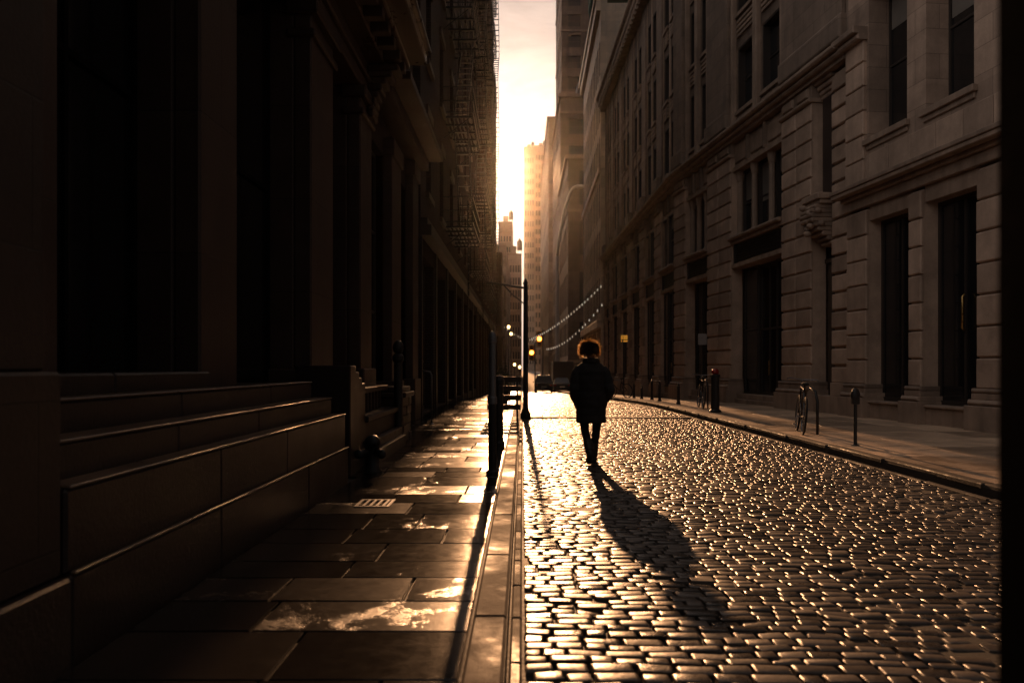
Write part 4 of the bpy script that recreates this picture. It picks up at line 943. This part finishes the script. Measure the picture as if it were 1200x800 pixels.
def lantern(px, py, Y, label):
    x, z = gx(px, Y), gz(py, Y); g = thing('lamp_post', (x, Y, zr(Y)), label, 'lamp post', 'lamp posts far down the left side')
    mb = MB(); mb.lathe(x, Y, [(0.12, zr(Y)), (0.07, zr(Y) + .6), (0.05, z - .3)], 10); mb.build('pole', 'iron', g)
    mb = MB(); mb.ell((x, Y, z), 0.22, 0.22, 0.26, 10, 7); mb.build('globe', 'lamp_lit', g, smooth=True)
lantern(596, 383, 120, 'lit globe lamp, highest and farthest left in the sky gap')
lantern(599, 391, 126, 'lit globe lamp second highest at the left of the gap')
lantern(603, 427, 134, 'lowest lit globe lamp close to the far crossing')
lantern(609, 430, 128, 'lit globe lamp just left of the black arm post')

# ---------------------------------------------------------------- the walking person
PX, PY = gx(692.5, 11.6), 11.6
per = thing('person', (PX, PY, 0), 'person in a long black padded coat with curly hair walking away up the cobbles', 'person')
def fuse(mb, name, mat, parent, voxel, smooth_it=6):
    """fuse overlapping lofts into one continuous skin"""
    me = bpy.data.meshes.new('tmp'); me.from_pydata(mb.v, [], mb.f); me.update()
    o = bpy.data.objects.new('tmp', me); COL.objects.link(o)
    r = o.modifiers.new('r', 'REMESH'); r.mode = 'VOXEL'; r.voxel_size = voxel; r.use_smooth_shade = True
    s = o.modifiers.new('s', 'SMOOTH'); s.factor = 0.5; s.iterations = smooth_it
    bpy.context.view_layer.update(); dg = bpy.context.evaluated_depsgraph_get()
    m2 = bpy.data.meshes.new_from_object(o.evaluated_get(dg), depsgraph=dg); m2.name = name
    bpy.data.objects.remove(o); m2.materials.clear(); m2.materials.append(M[mat])
    m2.polygons.foreach_set('use_smooth', [True] * len(m2.polygons))
    q = bpy.data.objects.new(name, m2); COL.objects.link(q); q.parent = parent; return q
def loft(mb, secs, n=18):   # (cx,cy,z,rx,ry)
    b = len(mb.v); k = len(secs)
    for cx, cy, z, rx, ry in secs:
        for j in range(n):
            a = 2 * math.pi * j / n; mb.v.append((cx + rx * math.cos(a), cy + ry * math.sin(a), z))
    for i in range(k - 1):
        for j in range(n):
            j2 = (j + 1) % n; mb.f.append((b + i * n + j, b + i * n + j2, b + (i + 1) * n + j2, b + (i + 1) * n + j))
    mb.f.append(tuple(b + j for j in reversed(range(n)))); mb.f.append(tuple(b + (k - 1) * n + j for j in range(n)))
LEG = {  # trailing left leg with the heel lifted, right leg carrying the weight
    'l': [(-.095, 0, .90), (-.098, -.0, .70), (-.088, .0, .48), (-.06, -.13, .34), (-.04, -.27, .20)],
    'r': [(.095, 0, .90), (.098, .06, .70), (.085, .09, .48), (.06, .08, .28), (.04, .05, .09)]}
body = MB()
loft(body, [(0, 0, .82, .14, .10), (0, 0, .92, .155, .11), (0, 0, 1.05, .13, .095), (0, .01, 1.2, .15, .10), (0, .01, 1.34, .18, .10), (0, 0, 1.41, .12, .08), (0, 0, 1.46, .058, .06), (0, .01, 1.55, .055, .058)])
body.ell((-.01, .02, 1.625), .076, .095, .112); body.ell((-.01, .06, 1.565), .055, .065, .06)
body.ell((-.01, .122, 1.60), .014, .022, .026); body.ell((-.01, .108, 1.558), .026, .014, .011)
for s in (-1, 1): body.ell((-.01 + s * .078, .01, 1.615), .012, .024, .034)
for k in 'lr': body.tube(LEG[k], [.085, .068, .05, .046, .036], 12)
for s, el in ((-1, (-.255, -.03, 1.06)), (1, (.30, -.04, 1.05))):
    body.tube([(s * .17, 0, 1.37), (s * .22, -.01, 1.22), el, (s * .23, .06, .98), (s * .19, .13, .93)], [.05, .046, .04, .034, .026], 10)
    body.ell((s * .175, .16, .90), .03, .045, .035)
    for f in range(4): body.tube([(s * .175 + (f - 1.5) * .017, .18, .89), (s * .165 + (f - 1.5) * .017, .215, .86), (s * .16 + (f - 1.5) * .016, .22, .82)], [.009, .0085, .007], 6)
    body.tube([(s * .15, .16, .91), (s * .13, .19, .88), (s * .128, .20, .85)], [.011, .01, .008], 6)
fuse(body, 'body', 'skin', per, 0.008, 4)
tr = MB()
for k in 'lr':
    pts = LEG[k]; tr.tube(pts[:-1] + [tuple(np.array(pts[-2]) * .25 + np.array(pts[-1]) * .75)], [.098, .080, .060, .056, .05], 14)
tr.ell((0, 0, .86), .17, .125, .14)
fuse(tr, 'trousers', 'trouser', per, 0.009, 5)
bt = MB(); x, y = .04, .05
bt.tube([(x, y, .29), (x, y, .10)], [.072, .064], 14); bt.ell((x, y, .055), .058, .068, .055); bt.ell((x + .012, y + .10, .05), .05, .12, .047); bt.ell((x + .02, y + .18, .04), .047, .07, .038)
fuse(bt, 'boot', 'boot', per, 0.008, 3)
bt = MB(); x, y, z = -.04, -.27, .20
bt.tube([(-.056, -.15, .32), (x, y, z)], [.07, .062], 14); bt.ell((x, y - .02, z - .03), .05, .055, .06); bt.tube([(x, y - .02, z - .04), (x, y + .07, z - .13), (x, y + .13, z - .165)], [.048, .05, .036], 12)
fuse(bt, 'boot', 'boot', per, 0.008, 3)
ct = MB()
loft(ct, [(0, 0, .582, .218, .165), (0, 0, .66, .214, .162), (0, 0, .78, .214, .16), (0, 0, .84, .22, .165), (0, 0, .95, .218, .16), (0, -.005, 1.08, .205, .15), (0, -.005, 1.2, .212, .15), (0, 0, 1.31, .222, .145), (0, 0, 1.385, .205, .125), (0, 0, 1.425, .155, .11), (0, 0, 1.46, .10, .10), (0, .005, 1.51, .085, .088)], 24)
for s, el in ((-1, (-.236, -.05, 1.07)), (1, (.275, -.06, 1.05))):
    ct.tube([(s * .16, 0, 1.37), (s * .20, -.01, 1.30), (s * .225, -.02, 1.2), el, (s * .235, .03, .95), (s * .19, .12, .90)], [.07, .078, .078, .074, .066, .056], 14)
    ct.ell((s * .185, .10, .87), .06, .085, .10)
ct.tube([(.088 * math.cos(a), .092 * math.sin(a), 1.475 + .012 * math.sin(a)) for a in np.linspace(0, 2 * math.pi, 21)[:-1]], .036, 10, closed=True)
coat = fuse(ct, 'coat', 'coat', per, 0.010, 5)
co = np.empty(len(coat.data.vertices) * 3); coat.data.vertices.foreach_get('co', co); co = co.reshape(-1, 3)
no = np.empty_like(co).ravel(); coat.data.vertices.foreach_get('normal', no); no = no.reshape(-1, 3)
quilt = 0.006 * np.abs(np.sin(co[:, 2] * math.pi / 0.115)) + 0.005 * np.sin(co[:, 0] * 23 + co[:, 2] * 11) * np.sin(co[:, 2] * 17 + co[:, 1] * 14)
co += no * (quilt - 0.003)[:, None]; coat.data.vertices.foreach_set('co', co.ravel()); coat.data.update()
hr = MB()
C0 = Vector((-.02, .0, 1.632))
hr.ell(C0, .102, .106, .098, 20, 12); ncore = len(hr.f)
for i in range(2000):
    d = Vector((random.gauss(0, 1), random.gauss(0, 1), random.gauss(0, 1))).normalized()
    if d.z < -0.62 or (d.y > 0.62 and d.z < 0.25): continue
    base = C0 + Vector((d.x * .105, d.y * .11, d.z * .10)); ln = random.uniform(.035, .062) * (1.5 if random.random() < .2 else 1)
    t1 = d.orthogonal().normalized(); t2 = d.cross(t1); ph = random.uniform(0, 6.28); rr = random.uniform(.006, .013); tw = random.uniform(5, 10)
    drift = Vector((random.uniform(-.3, .3), random.uniform(-.3, .3), random.uniform(-.5, .15)))
    pts = [base + (d + drift * k / 6) * ln * k / 6 + (t1 * math.cos(ph + tw * k / 6) + t2 * math.sin(ph + tw * k / 6)) * rr * min(1, k / 2) for k in range(7)]
    hr.tube(pts, [.0022] * 6 + [.001], 3, cap=False)
me = bpy.data.meshes.new('hair'); me.from_pydata(hr.v, [], hr.f); me.materials.append(M['hair']); me.materials.append(M['hair_core']); me.polygons.foreach_set('material_index', [1 if i < ncore else 0 for i in range(len(me.polygons))]); me.polygons.foreach_set('use_smooth', [True] * len(me.polygons))
o = bpy.data.objects.new('hair', me); COL.objects.link(o); o.parent = per

# ---------------------------------------------------------------- sky, sun, haze, camera
S_DIR = Vector(((604.0 - VPX) / F_PX, 1.0, (VPY - 203) / F_PX)).normalized()
EL = math.asin(S_DIR.z); AZ = math.atan2(S_DIR.x, S_DIR.y)
w = bpy.data.worlds.new('World'); scene.world = w; w.use_nodes = True; nt = w.node_tree; L = nt.links.new
bg = nt.nodes['Background']
sky = nd(nt, 'ShaderNodeTexSky', sky_type='NISHITA', sun_disc=False, sun_elevation=EL, sun_rotation=AZ, altitude=0.0, air_density=1.6, dust_density=3.0, ozone_density=1.0)
tc = nd(nt, 'ShaderNodeTexCoord')
mp = nd(nt, 'ShaderNodeMapping'); mp.inputs['Scale'].default_value = (3.0, 3.0, 9.0); L(tc.outputs['Generated'], mp.inputs['Vector'])
cn = nd(nt, 'ShaderNodeTexNoise', i_Scale=1.6, i_Detail=7.0, i_Roughness=0.62, i_Distortion=0.5); L(mp.outputs[0], cn.inputs['Vector'])
cl = ramp(nt, cn.outputs[0], [(0.42, 0.0), (0.72, 1.0)]).outputs[0]
vm = nd(nt, 'ShaderNodeVectorMath', operation='DOT_PRODUCT'); L(tc.outputs['Generated'], vm.inputs[0]); vm.inputs[1].default_value = S_DIR
near = ramp(nt, vm.outputs['Value'], [(0.0, 0.05), (0.35, 0.14), (0.6, 0.20), (0.86, 0.30), (0.975, 0.40), (0.990, 0.66), (0.9985, 1.0)]).outputs[0]   # sunlit cloud is brightest towards the sun
sx = nd(nt, 'ShaderNodeSeparateXYZ'); L(tc.outputs['Generated'], sx.inputs[0])
bank = ramp(nt, math_(nt, 'ADD', math_(nt, 'MULTIPLY', sx.outputs[0], -0.5), 0.5), [(0.45, 0.0), (0.85, 1.0)]).outputs[0]   # made-up brighter sky on the left, added to fill the right facade
near = math_(nt, 'ADD', near, math_(nt, 'MULTIPLY', bank, 0.52))
veil = mixc(nt, 1.0, mixc(nt, ramp(nt, vm.outputs['Value'], [(0.55, 0.0), (0.93, 1.0)]).outputs[0], mixc(nt, cl, (16.2, 14.2, 13.4), (21.0, 18.4, 17.4)), mixc(nt, cl, (18.5, 14.2, 12.4), (27.0, 21.5, 18.8))), near, 'MULTIPLY')
skyc = mixc(nt, 0.94, sky.outputs[0], veil)
L(skyc, bg.inputs['Color']); bg.inputs['Strength'].default_value = 0.05
sl = bpy.data.lights.new('sun', 'SUN'); sl.energy = 3.3; sl.angle = R(0.55); sl.color = (1.0, 0.50, 0.225)
so = bpy.data.objects.new('sun', sl); COL.objects.link(so); so.rotation_euler = S_DIR.to_track_quat('Z', 'Y').to_euler(); so.location = (-5, 60, 40)

hz = MB(); hz.box(-940, 940, -45, 940, -3.4, 205)
hm = bpy.data.materials.new('warm street haze'); hm.use_nodes = True; hn = hm.node_tree; hn.nodes.clear()
ho = hn.nodes.new('ShaderNodeOutputMaterial'); pv = hn.nodes.new('ShaderNodeVolumePrincipled')
pv.inputs['Color'].default_value = (0.93, 0.88, 0.82, 1); pv.inputs['Density'].default_value = 0.000036; pv.inputs['Anisotropy'].default_value = 0.94
hn.links.new(pv.outputs[0], ho.inputs['Volume'])
hz.build('haze', hm, kind='stuff')

cam = bpy.data.cameras.new('camera'); co_ = bpy.data.objects.new('camera', cam); COL.objects.link(co_); scene.camera = co_
co_.location = (0, 0, EYE); co_.rotation_euler = (R(90), 0, 0)
cam.sensor_width = 36.0; cam.lens = F_PX / 1200 * 36; cam.shift_x = -12 / 1200; cam.shift_y = 30 / 1200
cam.clip_start = 0.05; cam.clip_end = 3000
cam.dof.use_dof = True; cam.dof.focus_distance = 11.6; cam.dof.aperture_fstop = 2.2
scene.render.engine = 'CYCLES'
scene.view_settings.view_transform = 'Standard'; scene.view_settings.look = 'None'; scene.view_settings.gamma = 1.0
scene.view_settings.exposure = 0.25
cy = scene.cycles; cy.use_denoising = True; cy.max_bounces = 6; cy.diffuse_bounces = 3; cy.glossy_bounces = 3; cy.volume_bounces = 0; cy.sample_clamp_indirect = 4.0; cy.caustics_reflective = False; cy.caustics_refractive = False
